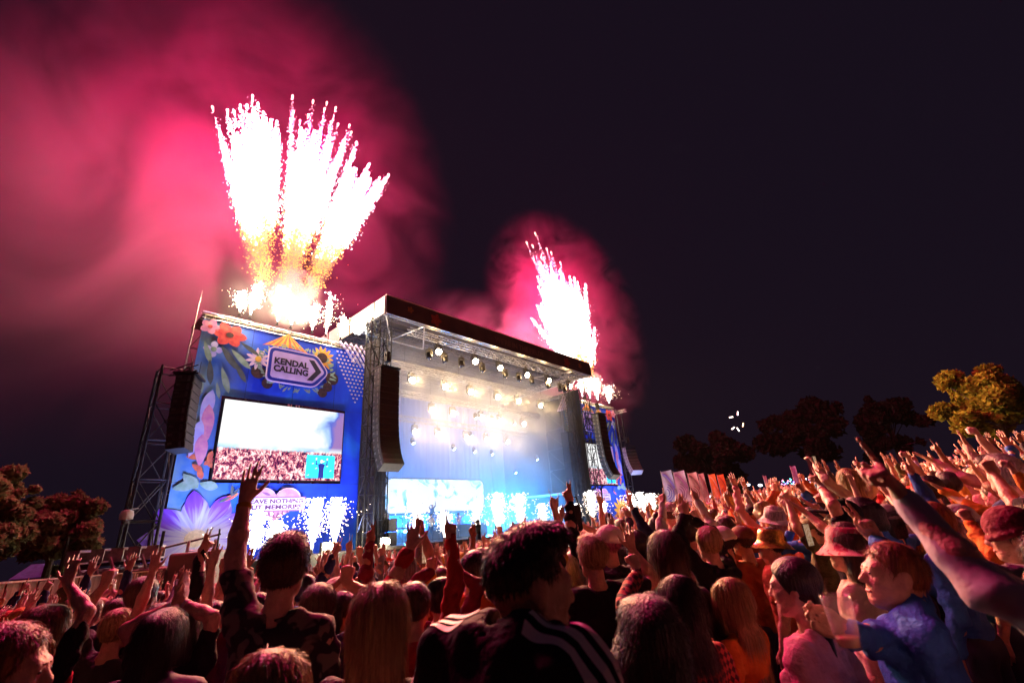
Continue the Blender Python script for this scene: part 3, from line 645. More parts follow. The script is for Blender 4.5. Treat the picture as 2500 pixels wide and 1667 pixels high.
def comet_fan(label, base, tips, power, col, dense=620, rmax=.26):
    """a mine burst: comets rising from one mortar, each a tail of glowing sparks"""
    b = Vector(base); t = empty('firework_burst', b, PHI, label, 'firework', 'mine bursts over the stage')
    mt = MB().lathe([(.12,0),(.12,.5),(.10,.5),(.10,.1)], 10).build('mortar_tube', M_BLACK, t)
    for (du, dv, dz, sparse) in tips:
        L = math.sqrt(du*du+dv*dv+dz*dz); ax = np.array((du, dv, dz))/L
        n = int(dense*(.35 if sparse else 1)*L/14)
        s = (.36 if not sparse else .25)+(.64 if not sparse else .75)*rng.beta(1.5, 1.55, n)
        # tail widens behind the head, sparks lag down
        wdt = rmax*(1.02-s)**.45*(.75 if sparse else 1)+.05
        off = rng.normal(0, 1, (n, 3))*wdt[:, None]*.55
        out_ = rng.random(n) < .18; off[out_] *= 2.4
        off -= (off@ax)[:, None]*ax
        drop = np.zeros((n, 3)); drop[:, 2] = -rng.uniform(0, .5, n)*(1-s)
        P = s[:, None]*np.array((du, dv, dz)) + off + drop + rng.normal(0, .05, (n, 3))
        r = rng.uniform(.018, .052, n)*(1.05 if not sparse else .7)*(.75+.5*(1-s))*np.where(out_, .6, 1)
        r = r*(1.2-.6*s); lo_ = s < .47+rng.normal(0, .035, n); keep = ~lo_ | (rng.random(n) < .55)
        for nm, mk, mm in (('spark_trail', ~lo_, M_SPARK), ('ember_trail', lo_ & keep, M_SPARKO)):
            if mk.any(): o = link(nm, blobs(nm, P[mk], r[mk], np.tile(ax, (int(mk.sum()), 1)), 2.4), t, mm); o['kind'] = 'stuff'
        h = MB().lathe([(.01,-.4),(.05,-.12),(.075,0),(.05,.08),(.01,.12)], 8, (du, dv, dz), Vector(ax).to_track_quat('Z', 'Y').to_matrix()).build('comet_head', M_SPARKW if sparse else M_SPARK, t)
    n = int(dense*len(tips)*.09); k = rng.integers(0, len(tips), n); T = np.array([x[:3] for x in tips])[k]; s = rng.uniform(.1, .55, n)
    P = s[:, None]*T + rng.normal(0, .28, (n, 3)); keep = s > .1
    o = link('ember_cloud', blobs('embers', P, rng.uniform(.02, .055, n)), t, M_SPARKO); o['kind'] = 'stuff'
    return t
def fan_tips(angs, lens, lean_v=.0, sparse=()):
    out = []
    for k, (a, L) in enumerate(zip(angs, lens)):
        out.append((L*math.sin(rad(a)), lean_v*L+random.uniform(-.06, .06)*L, L*math.cos(rad(a)), k in sparse))
    return out
RED = (1, .003, .16)
def lerp_tips(base, pts, extra, sparse_ids=()):
    out = []
    for k, (u_, z) in enumerate(pts): out.append((u_-base[0], random.uniform(-.9, .9), z-base[1], k in sparse_ids))
    core = [p for k, p in enumerate(pts) if k not in sparse_ids]
    for k in range(extra):
        a, b = random.sample(core, 2); f = random.random(); q = random.uniform(.72, .95); u_, z = a[0]*f+b[0]*(1-f), a[1]*f+b[1]*(1-f)
        out.append(((u_-base[0])*q, random.uniform(-.9, .9), (z-base[1])*q, False))
    return out
# three bursts over the near tower (u, z of each comet head at v = 28)
bA = (8.7, 16.4); pA = [(3.97,29.6),(4.7,29.3),(5.1,29.6),(5.5,31.0),(5.95,31.6),(6.4,31.4),(6.9,31.2),(7.3,30.9),(7.7,30.4),(8.1,30.6),(4.6,27.8),(5.0,26.8),(6.2,30.6),(7.0,30.2),(5.6,29.9),(7.9,28.7)]
bB = (9.8, 16.4); pB = [(8.75,34.6),(9.0,33.2),(9.4,32.2),(10.0,33.4),(10.3,35.3),(10.8,33.8),(11.2,35.4),(11.7,33.6),(12.2,36.1),(12.5,34.4),(12.0,32.6),(10.6,31.9),(11.2,31.6),(9.8,31.4),(13.4,34.8),(13.2,33.2),(9.2,30.4),(10.2,31.0),(11.7,31.0),(12.6,31.8),(13.0,31.4)]
bC = (10.9, 16.4); pC = [(13.6,32.2),(13.3,29.9),(13.9,30.2),(14.3,30.6),(14.8,30.4),(15.2,31.4),(15.5,31.0),(15.9,30.9),(16.3,30.7),(16.9,31.1),(16.4,30.1),(15.2,29.9),(14.6,29.2),(15.8,29.4)]
comet_fan('white spark burst fanning away from the stage over the near tower', S(bA[0], 28, bA[1]), lerp_tips(bA, pA, 12, (0,)), 0, RED)
comet_fan('tallest spark burst rising straight up over the near tower', S(bB[0], 28, bB[1]), lerp_tips(bB, pB, 8, (0,1,2,3,4,5,6,7,8,9,14,15)), 0, RED)
comet_fan('white spark burst leaning over the stage roof from the near tower', S(bC[0], 28, bC[1]), lerp_tips(bC, pC, 10, ()), 0, RED)
bD = (44.6, 16.2); pD = [(36.4,33.9),(36.0,33.0),(37.0,33.0),(38.6,32.8),(39.3,32.6),(40.2,33.2),(41.6,32.2),(42.3,31.6),(44.6,31.7),(45.3,30.8),(45.9,30.4),(46.6,29.6),(37.6,30.6),(38.6,31.2),(40.0,31.2),(41.0,30.8),(43.6,30.6),(44.4,30.2),(36.8,28.4),(37.2,27.4),(36.3,24.6),(36.0,23.2),(37.0,24.8),(38.2,27.6),(39.4,29.6),(47.0,24.6),(42.8,29.4),(40.4,28.6)]
comet_fan('white spark burst spraying sideways over the far tower', S(bD[0], 28, bD[1]), lerp_tips(bD, pD, 34, (0,1,2,3,4,5,6,7)), 0, RED, dense=620, rmax=.36)
# the light of the bursts
for u_, z, p in ((6.3, 27.5, 44000), (10.6, 30.5, 46000), (14.6, 28.5, 42000)): point('burst_light', S(u_, 28, z), p, RED, 1.2)
for u_, z, p in ((40.0, 28.5, 60000), (44.0, 24.5, 38000)): point('burst_light', S(u_, 28, z), p, RED, 1.2)

def fountain(base, h, wd, label, group, power, lean=0.0, n=420, col=(1,.72,.42), lightz=.5):
    t = empty('spark_fountain', base, PHI, label, 'firework', group)
    MB().lathe([(.09,0),(.1,.04),(.05,.06),(.045,.22)], 10).build('nozzle', M_BLACK, t)
    # sparks thrown up and falling back, caught at random moments
    def throw(m, spread, vmin, tmax):
        th = np.abs(rng.normal(0, spread, m)); ph = rng.uniform(0, 2*np.pi, m); v0 = math.sqrt(2*9.8*h)*rng.uniform(vmin, 1.06, m); vz = v0*np.cos(th); vh = v0*np.sin(th)
        t_ = rng.uniform(.02, tmax, m)*v0/9.8; P = np.stack([vh*np.cos(ph)*t_+lean*h*t_, vh*np.sin(ph)*t_, np.maximum(vz*t_-4.9*t_*t_, 0)+.2], 1)
        D = np.stack([vh*np.cos(ph), vh*np.sin(ph), vz-9.8*t_], 1); D /= np.linalg.norm(D, axis=1)[:, None]+1e-6; return P, D
    sp = wd/max(h, .5)*.20; k_ = .68+.12*h
    P, D = throw(n, sp, .5, 1.15); o = link('spark_core', blobs('sparks', P, rng.uniform(.016, .036, n)*k_, D, 1.8), t, M_SPARK); o['kind'] = 'stuff'
    m = n//2; P, D = throw(m, sp*2.3, .55, 1.5); o = link('stray_sparks', blobs('stray sparks', P, rng.uniform(.010, .024, m)*k_, D, 1.6), t, M_SPARKW); o['kind'] = 'stuff'
    c = S(0, 0, 0); point('fountain_light', Vector(base)+UV*(lean*h*.5)+Vector((0, 0, .25+h*lightz)), power, col, .3)
# on the deck edge
for k, (u_, h, wd) in enumerate([(8.5,1.75,.9),(9.4,1.3,.7),(11.2,2.2,.85),(12.35,2.2,.75),(17.5,1.95,.72),(19.55,1.35,.6),(22.3,1.7,.4),(24.4,2.35,.8),(26.7,2.35,.72),(29.3,1.6,.55),(31.3,1.4,.5),(33.9,1.5,.4),(36.2,2.5,.75),(37.9,1.6,.5),(43.2,2.2,.8),(45.4,2.3,.8),(47.6,2.2,.8)]):
    where = 'before the near tower' if u_ < 15 else ('before the far tower' if u_ > 40 else 'along the stage edge')
    fountain(S(u_, 24.15, DECK+.03), h, wd, f'white fountain of sparks standing {where}', f'spark fountains {where}', 35 if u_ < 15 else 60, n=1100)
# on top of the towers
for k, (u_, h, wd, ln) in enumerate([(7.05,1.2,.7,.0),(7.6,1.9,.7,.18),(9.1,2.2,.8,.0),(9.9,1.6,.8,.12),(11.2,1.7,.9,.05),(12.1,2.6,.6,.06),(13.1,1.5,.4,.08)]):
    fountain(S(u_, 26.6, 14.3), h, wd, 'dazzling spark fountain on top of the near printed tower', 'spark fountains on the near tower', 2000 if k < 2 else 750, ln, 420)
for k, (u_, h, wd, ln) in enumerate([(40.9,2.6,1.2,-.1),(42.4,2.6,1.0,-.25),(43.9,2.4,1.2,0),(46.3,2.0,1.2,.25)]):
    fountain(S(u_, 26.6, 14.3), h, wd, 'dazzling spark fountain on top of the far printed tower', 'spark fountains on the far tower', 1700, ln, 420)
fl = empty('roof_flare', S(13.75, 25.6, 15.0), PHI, 'burning white flare where the near tower meets the stage roof', 'firework')
MB().lathe([(.05,-.5),(.06,0),(.05,.02)], 8).build('tube', M_BLACK, fl); link('spark_core', blobs('flare sparks', rng.normal(0, .17, (160, 3)), rng.uniform(.04, .09, 160)), fl, M_SPARK)
point('flare_light', S(13.75, 25.3, 15.0), 1100, (1,.84,.55), .25)

# ------------------------------------------------------------ smoke
def smoke_mat(name, dens, nscale=.12, detail=3.0, lo=.35, hi=.7, col=(.9,.85,.85), aniso=.15, soft=1.0, dist=.6, step=1.0, floor=0.0):
    """noise density that thins out towards the boundary of a unit ellipsoid (object coordinates)"""
    m, nt, out = nodes_mat(name); tc = N(nt, 'TexCoord'); geo = N(nt, 'NewGeometry')
    n = N(nt, 'TexNoise', i_Scale=nscale, i_Detail=detail, i_Distortion=dist); nt.links.new(geo.outputs['Position'], n.inputs['Vector'])
    mr = N(nt, 'MapRange', i_1=lo, i_2=hi, i_3=floor, i_4=1.0); nt.links.new(n.outputs[0], mr.inputs[0])
    ln = N(nt, 'VectorMath', operation='LENGTH'); nt.links.new(tc.outputs['Object'], ln.inputs[0])
    fo = N(nt, 'MapRange', i_1=1.0, i_2=1.0-soft, i_3=0.0, i_4=1.0); fo.interpolation_type = 'SMOOTHSTEP'; nt.links.new(ln.outputs['Value'], fo.inputs[0])
    d = math_(nt, 'MULTIPLY', math_(nt, 'MULTIPLY', mr.outputs[0], fo.outputs[0]), dens)
    p = N(nt, 'VolumePrincipled'); p.inputs['Color'].default_value = (*col, 1); p.inputs['Anisotropy'].default_value = aniso; nt.links.new(d, p.inputs['Density'])
    nt.links.new(p.outputs[0], out.inputs['Volume']); m.cycles.volume_step_rate = step
    return m
def ico(sub=3):
    bm = bmesh.new(); bmesh.ops.create_icosphere(bm, subdivisions=sub, radius=1); me = bpy.data.meshes.new('cloud hull'); bm.to_mesh(me); bm.free(); return me
def cloud(name, c, r, m, label, rot=(0,0,PHI)):
    o = link(name, ico(), None, m); o.location = c; o.scale = r; o.rotation_euler = rot
    tag(o, label, 'smoke', None, 'stuff'); return o
cloud('smoke', S(10.5, 42, 40), (26, 10.5, 31), smoke_mat('drifting firework smoke', .07, .095, 6, .40, .64, soft=.9, dist=1.6, step=.45, floor=.10, col=(.95,.52,.76)), 'broad red-lit smoke cloud drifting behind the near spark bursts')  # smoke colour tinted red to deepen the burst light
cloud('smoke', S(56.5, 36, 31), (20, 7.5, 20), smoke_mat('billowing smoke', .40, .17, 6, .44, .62, soft=.8, dist=1.3, step=.45, col=(.95,.52,.72)), 'billowing red-lit smoke round the far spark burst')  # red of the burst light also put into this smoke colour
cloud('smoke', S(35.0, 33, 20.5), (14, 6.5, 6.5), smoke_mat('low roof smoke', .15, .2, 5, .42, .66, soft=.8, dist=.8), 'thin reddish smoke trailing over the stage roof')
cloud('smoke', S(10.2, 27.5, 17.0), (1.9, 1.5, 2.5), smoke_mat('dense white smoke', 1.8, 1.1, 4, .44, .60, soft=.55, dist=1.0, step=.5), 'dense white smoke puff over the near printed tower')
cloud('smoke', S(8.6, 26.8, 16.0), (4.5, 2.4, 3.0), smoke_mat('thin lit smoke', .07, .35, 3, .3, .7, soft=.9), 'thin cream smoke round the near tower top')
cloud('smoke', S(-1.0, 30, 17.5), (16, 5, 13), smoke_mat('brown drifting haze', .05, .13, 6, .36, .68, soft=.95, dist=1.2, floor=.15), 'brownish haze trailing off the near printed tower')
for b, tip, lab in ((bA, (6.2, 25.6), 'leaning away from the stage'), (bB, (10.5, 26.0), 'rising straight'), (bC, (13.3, 25.2), 'leaning to the stage')):
    a = S(b[0], 28, b[1]); e = S(tip[0], 28, tip[1]); mid = (a+e)/2; L = (e-a).length
    o = cloud('smoke', mid, (.95, .95, L*.56), smoke_mat('smoke column', 1.3, .8, 4, .30, .62, soft=.6, dist=1.0, step=.5, col=(.92,.8,.74)), f'narrow smoke column under a spark burst, {lab}')
    o.rotation_euler = (e-a).to_track_quat('Z', 'Y').to_euler()
    point('ember_light', S(tip[0], 27.4, tip[1]-.6), 900, (1,.42,.14), .6); point('ember_light', S((tip[0]+b[0])/2, 26.6, (tip[1]+b[1])/2), 130, (1,.5,.3), .5); 
cloud('smoke', S(45.2, 27.6, 17.4), (1.3, 1.1, 1.3), smoke_mat('dense white smoke'), 'small white smoke puff at the far roof corner') if False else cloud('smoke', S(45.2, 27.6, 17.2), (1.4, 1.1, 1.5), bpy.data.materials['dense white smoke'], 'small white smoke puff at the far roof corner')
# stage smoke: a block of theatrical haze filling the stage house
def stage_smoke():
    m, nt, out = nodes_mat('stage haze'); geo = N(nt, 'NewGeometry')
    n = N(nt, 'TexNoise', i_Scale=.28, i_Detail=3.0, i_Distortion=.8); nt.links.new(geo.outputs['Position'], n.inputs['Vector'])
    mr = N(nt, 'MapRange', i_1=.3, i_2=.7, i_3=.25, i_4=1.0); nt.links.new(n.outputs[0], mr.inputs[0])
    p = N(nt, 'VolumePrincipled'); p.inputs['Color'].default_value = (.95,.95,.95,1); p.inputs['Anisotropy'].default_value = .4
    sp = N(nt, 'SeparateXYZ'); nt.links.new(geo.outputs['Position'], sp.inputs[0]); zr = N(nt, 'MapRange', i_1=3.0, i_2=9.5, i_3=.4, i_4=1.0); nt.links.new(sp.outputs[2], zr.inputs[0])
    nt.links.new(math_(nt, 'MULTIPLY', math_(nt, 'MULTIPLY', mr.outputs[0], zr.outputs[0]), .12), p.inputs['Density']); nt.links.new(p.outputs[0], out.inputs['Volume']); m.cycles.volume_step_rate = .7
    o = MB().box(-11.2, 1.3, DECK+.05, 11.2, 12.2, 15.3).build('stage_smoke', m); o.location = ST; o.rotation_euler = (0,0,PHI)
    tag(o, 'hanging theatrical smoke filling the stage, cream above and blue below', 'smoke', None, 'stuff')
stage_smoke()
# thin air over the whole field
m, nt, out = nodes_mat('night air'); p = N(nt, 'VolumePrincipled'); p.inputs['Color'].default_value = (.9,.88,.95,1); p.inputs['Density'].default_value = .00002; p.inputs['Anisotropy'].default_value = .1
nt.links.new(p.outputs[0], out.inputs['Volume'])
tag(MB().box(-111, -13, -6, 131, 201, 58).build('haze', m), 'thin smoky night air over the field', 'haze', None, 'stuff')
# ------------------------------------------------------------ hoarding, yard, trees, flags
def hoarding():
    A = Vector((-11.05, 7.6, 0)); B = Vector((-12.7, 19.2, 0)); d = B-A; L = d.length; rz = math.atan2(d.y, d.x); n = int(L/.21)
    t = empty('hoarding_fence', A, rz, 'long tan hoarding of upright boards along the edge of the crowd', 'fence')
    mp = mat('tan hoarding board', (.42,.27,.15), .8, var=.35, vscale=3, col2=(.27,.16,.09), bump=.3, bscale=10, stretch=(6,6,.5))
    pm = MB().box(0, -.012, 0, .2, .012, 1); me = bpy.data.meshes.new('board'); me.from_pydata(pm.v, [], pm.f); me.materials.append(mp)
    for k in range(n):
        x = k*L/n; q = A+d*(k/n); g = gz(q.x, q.y)-.15; o = link('board', me, t); top = 1.98-.39*k/n+random.uniform(-.012, .012)
        o.location = (x, .02*(k % 2)+random.uniform(-.004, .004), g); o.scale = (1, 1, top-g); o.rotation_euler = (0, 0, random.uniform(-.03, .03))
    mb = MB().box(0, -.07, 0, L, .07, .04); mb.v = [(x, y, z+1.985-.39*x/L) for x, y, z in mb.v]; mb.build('capping', mat('pale capping', (.6,.45,.32), .7), t)
    for k in range(6): MB().tube((k*L/5, .12, -1), (k*L/5, .12, 1.5), .04).build('post', M_STEEL, t)
hoarding()
def leafmesh(name, centres, radii, n, size, seed):
    r = np.random.default_rng(seed); c = np.asarray(centres); rr = np.asarray(radii); w = rr**2; k = r.choice(len(c), n, p=w/w.sum())
    v = r.normal(0, 1, (n, 3)); v /= np.linalg.norm(v, axis=1)[:, None]; rad_ = r.uniform(.45, 1.08, n)[:, None]
    P = c[k] + v*rad_*rr[k][:, None]*np.array((1, 1, .8))
    a = r.normal(0, 1, (n, 3)); a += v*.4; a /= np.linalg.norm(a, axis=1)[:, None]; b = np.cross(a, r.normal(0, 1, (n, 3))); b /= np.linalg.norm(b, axis=1)[:, None]
    s = (size*r.uniform(.6, 1.4, n))[:, None]
    V = np.stack([P-a*s, P+b*s*.55, P+a*s, P-b*s*.55], 1).reshape(-1, 3); F = np.arange(4*n).reshape(-1, 4)
    return npmesh(name, V, F)
def leaf_mat(name, c1, c2, tr=.35):
    m, nt, out = nodes_mat(name); oi = N(nt, 'NewGeometry'); tc = N(nt, 'TexCoord')
    n = N(nt, 'TexNoise', i_Scale=.9, i_Detail=3.0); nt.links.new(tc.outputs['Object'], n.inputs['Vector'])
    c = ramp(nt, n.outputs[0], [(.35, c1), (.65, c2)])
    d = N(nt, 'BsdfDiffuse'); t = N(nt, 'BsdfTranslucent'); mx = N(nt, 'MixShader', i_0=tr); nt.links.new(c, d.inputs[0]); nt.links.new(c, t.inputs[0])
    nt.links.new(d.outputs[0], mx.inputs[1]); nt.links.new(t.outputs[0], mx.inputs[2]); nt.links.new(mx.outputs[0], out.inputs[0]); return m
def tree(px0, px1, pyt, pyb, d, m, label, seed, n=7000, size=.2, group='trees round the field', trunk_h=None):
    r = random.Random(seed); c = at((px0+px1)/2, (pyt+pyb)/2, d); top = at((px0+px1)/2, pyt, d).z; bot = at((px0+px1)/2, pyb, d).z
    R = (at(px1, pyb, d)-at(px0, pyb, d)).length/2; g = gz(c.x, c.y); H = top-g; bot = max(bot, g+1.2)
    t = empty('leafy_tree', (c.x, c.y, g), r.uniform(0, 6), label, 'tree', group)
    cen, rr, tips = [], [], []
    zc = (top+bot)/2-g; hz = (top-bot)/2
    for i in range(46):
        a, el, q = r.uniform(0, 6.283), r.uniform(-.9, 1.2), r.uniform(.35, .98)
        x, y, z = R*q*math.cos(a)*math.cos(el), R*q*math.sin(a)*math.cos(el), zc+hz*.85*q*math.sin(el)*1.1
        z = max(z, 1.0); s = r.uniform(.12, .33)*min(R, hz*1.2); cen.append((x, y, z)); rr.append(s); tips.append((x, y, z))
    link('crown', leafmesh('crown leaves', cen, rr, n, size, seed), t, m)
    mt = mat('bark', (.09,.06,.045), .9, var=.4, bump=.8, bscale=8)
    mb = MB(); th = max(1.0, zc-hz*.5); mb.tube((0, 0, -.2), (.1, .05, th), R*.07+.08, 8, R*.05+.05); mb.tube((.1, .05, th), (0, .1, zc+hz*.4), R*.05+.05, 8, .06)
    for x, y, z in tips[::2]: mb.tube((.05, .05, th*.8+.2*z), (x, y, z), .09, 5, .03)
    mb.build('trunk', mt, t); return t
L_OR = leaf_mat('lightened brown leaves', (.13,.12,.06), (.25,.22,.11)); L_YG = leaf_mat('yellow green leaves', (.12,.13,.014), (.26,.27,.03)); L_DK = leaf_mat('dark red-lit leaves', (.018,.015,.011), (.032,.025,.018)); L_GR = leaf_mat('pale green leaves', (.08,.12,.04), (.14,.17,.07))  # brown and yellow-green leaves coloured lighter to look lit
tree(30, 238, 1165, 1450, 24, L_OR, 'brown-orange broadleaf tree just behind the hoarding', 3, 17000, .12)
tree(-160, 95, 1120, 1450, 22, L_OR, 'larger brown tree at the outer end of the hoarding', 4, 17000, .12)
tree(192, 232, 1345, 1398, 36, L_GR, 'small pale green tree between brown tree and stacked trusses', 5, 1500, .2)
tree(2275, 2560, 880, 1110, 42, L_YG, 'large yellow-green tree rising over the hillside crowd', 6, 22000, .17)
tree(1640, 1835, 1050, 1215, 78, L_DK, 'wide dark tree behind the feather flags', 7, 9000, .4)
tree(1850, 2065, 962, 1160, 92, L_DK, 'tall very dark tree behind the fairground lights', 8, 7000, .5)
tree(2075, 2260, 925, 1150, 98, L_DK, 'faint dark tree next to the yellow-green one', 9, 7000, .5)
tree(1765, 1815, 1165, 1225, 60, L_GR, 'small bushy tree beside the orange flags', 10, 2500, .25)

def feather_flag(px, pyt, hpx, wpx, d, m, m2, label, group='feather flags', turn=0.0):
    top = at(px, pyt, d); sc = d/FPX*1.09; hgt, wd = hpx*sc, wpx*sc*1.05; g = gz(top.x, top.y); H = top.z-g
    t = empty('feather_flag', (top.x, top.y, g), math.atan2(-top.x, top.y)+turn, label, 'flag', group)
    MB().tube((0,0,-.2), (0,0,H+.1), .05, 7, .025).build('pole', mat('pale pole', (.6,.55,.5), .5), t)
    nx, nz = 7, 18; vs = []
    for j in range(nz+1):
        for i in range(nx+1):
            fx, fz = i/nx, j/nz; vs.append((fx*wd*(.82+.18*(1-fz)), .12*math.sin(fx*5+fz*6)*fx*wd, H-hgt*(1-fz)-.12*fx*wd*(1-fz)+.08*fx*wd*fz))
    F = [(j*(nx+1)+i, j*(nx+1)+i+1, (j+1)*(nx+1)+i+1, (j+1)*(nx+1)+i) for j in range(nz) for i in range(nx)]
    cl = link('cloth', npmesh('flag cloth', vs, F, True), t, m)
    # printed swirl
    mb = MB()
    for k in range(3):
        r0 = wd*(.62-.16*k); cx, cz = wd*.12, H-hgt*.72
        arc = [(cx+r0*math.cos(a), cz+r0*1.15*math.sin(a)) for a in np.linspace(-1.4, 1.2, 12)]; inn = [(cx+(r0-.07*wd)*math.cos(a), cz+(r0-.07*wd)*1.15*math.sin(a)) for a in np.linspace(1.2, -1.4, 12)]
        mb.add([(min(x, wd*.97), -.02-.11*max(0,x), z) for x, z in arc+inn], [(i, i+1, 22-i, 23-i) for i in range(11)])
    sw = [(wd*(.1+.8*s), H-hgt*(.05+.5*s*s)) for s in np.linspace(0, 1, 10)]
    mb.add([(x, -.03-.11*x, z) for x, z in sw]+[(x*.86, -.03-.11*x, z-.2*wd) for x, z in sw], [(i, i+1, 11+i, 10+i) for i in range(9)])
    mb.build('printed_swirl', m2, cl)
fm = lambda n, c: mat(n, c, .8, var=.25, vscale=1.2)
feather_flag(1613, 1152, 57, 24, 52, fm('white blue flag cloth', (.62,.64,.9)), fm('periwinkle swirl', (.22,.2,.7)), 'white flag with periwinkle swirl, first of the row from the stage')
feather_flag(1643, 1153, 55, 25, 53, fm('white lilac flag cloth', (.75,.62,.75)), fm('mauve swirl', (.42,.2,.42)), 'white flag with mauve swirl, second of the row from the stage')
feather_flag(1678, 1156, 53, 20, 54, fm('cream flag cloth', (.75,.62,.5)), fm('brown swirl', (.3,.18,.13)), 'cream flag with brown swirl, third of the row from the stage')
feather_flag(1704, 1157, 50, 12, 55, fm('dusty pink flag cloth', (.6,.4,.34)), fm('dull red swirl', (.4,.15,.13)), 'narrow dusty pink flag between cream and orange flags')
feather_flag(1729, 1159, 48, 14, 56, fm('orange flag cloth', (.85,.28,.05)), fm('pale orange swirl', (.85,.5,.25)), 'orange flag beside the dusty pink one')
feather_flag(1750, 1160, 46, 14, 57, fm('deep orange flag cloth', (.8,.22,.04)), fm('dark orange swirl', (.5,.10,.03)), 'orange flag at the end of the row by a bush')
feather_flag(1929, 1139, 50, 10, 60, fm('faded lilac flag cloth', (.45,.35,.5)), fm('mauve swirl', (.42,.2,.42)), 'narrow faded lilac flag before the fairground lights', turn=.3)
feather_flag(1863, 1162, 40, 6, 62, fm('dim flag cloth', (.25,.16,.2)), fm('dull red swirl', (.4,.15,.13)), 'thin dim flag above the crowd near the fairground lights')
feather_flag(2100, 1132, 42, 12, 60, fm('dark flag cloth', (.12,.1,.14)), fm('brown swirl', (.3,.18,.13)), 'dark feather flag over the crowd below the faint tree', turn=.2)

# fairground lights far off
t = empty('fairground_lights', at(1940, 1178, 105), 0, 'distant cluster of coloured fairground bulbs beyond the crowd', 'lights')
bulb = MB().lathe([(.02,-.13),(.1,-.09),(.14,0),(.1,.09),(.02,.13)], 8); fc = at(1940, 1178, 105)
for k in range(44):
    o_ = at(1905+75*random.random(), 1168+16*random.random()-(.06*k if 0 else 0), 105)-fc
    c = random.choice([(.3,.3,1),(.2,.9,.9),(1,.4,.9),(.7,.75,1),(1,.3,.3)])
    b = MB().lathe([(.02,-.13),(.1,-.09),(.14,0),(.1,.09),(.02,.13)], 8, o_).build('bulb', mat('bulb %d%d%d' % tuple(int(q*9) for q in c), c, .4, emit=c, estr=random.uniform(2, 5), sample=False), t)
MB().tube(at(1900,1185,105)-fc, at(1985,1170,105)-fc, .05).build('cable', M_BLACK, t)
for px, py, lab in ((1735,1212,'small white mast lamp by the orange flags'), (1856,1184,'white lamp far behind the crowd below the dark tree'), (1826,1183,'dim white lamp far behind the crowd'), (1625,1213,'small white lamp at the foot of the first flag'), (1795,1177,'tiny lamp on the bush by the orange flags')):
    q = at(px, py, 62); t = empty('mast_lamp', (q.x, q.y, gz(q.x, q.y)), 0, lab, 'lamp', 'far mast lamps'); h = q.z-gz(q.x, q.y)
    MB().tube((0,0,-.2), (0,0,h), .05).build('mast', M_BLACK, t); MB().lathe([(.05,-.15),(.22,-.08),(.24,.05),(.06,.14)], 10, (0,0,h)).build('lit_head', mat('lit mast head', (1,1,1), .4, emit=(.85,.88,1), estr=4, sample=False), t)
# thrown glow sticks in the air
for px, py, ang, c in ((1801,1009,1.2,(1,.85,.9)), (1785,1018,.1,(1,.95,.85)), (1814,1037,1.1,(1,.6,.35)), (1790,1045,.5,(1,.95,.6)), (1802,1048,-1.1,(1,.95,.6))):
    p_ = at(px, py, 24); e = Vector((math.cos(ang), .2, math.sin(ang)))*.09
    o = MB().tube(-e, e, .026, 8).build('glow_stick', mat('glow %.2f' % c[1], c, .4, emit=c, estr=4, sample=False)); o.location = p_
    tag(o, 'short glowing stick flying above the crowd before the dark trees', 'glow stick', 'thrown glow sticks')

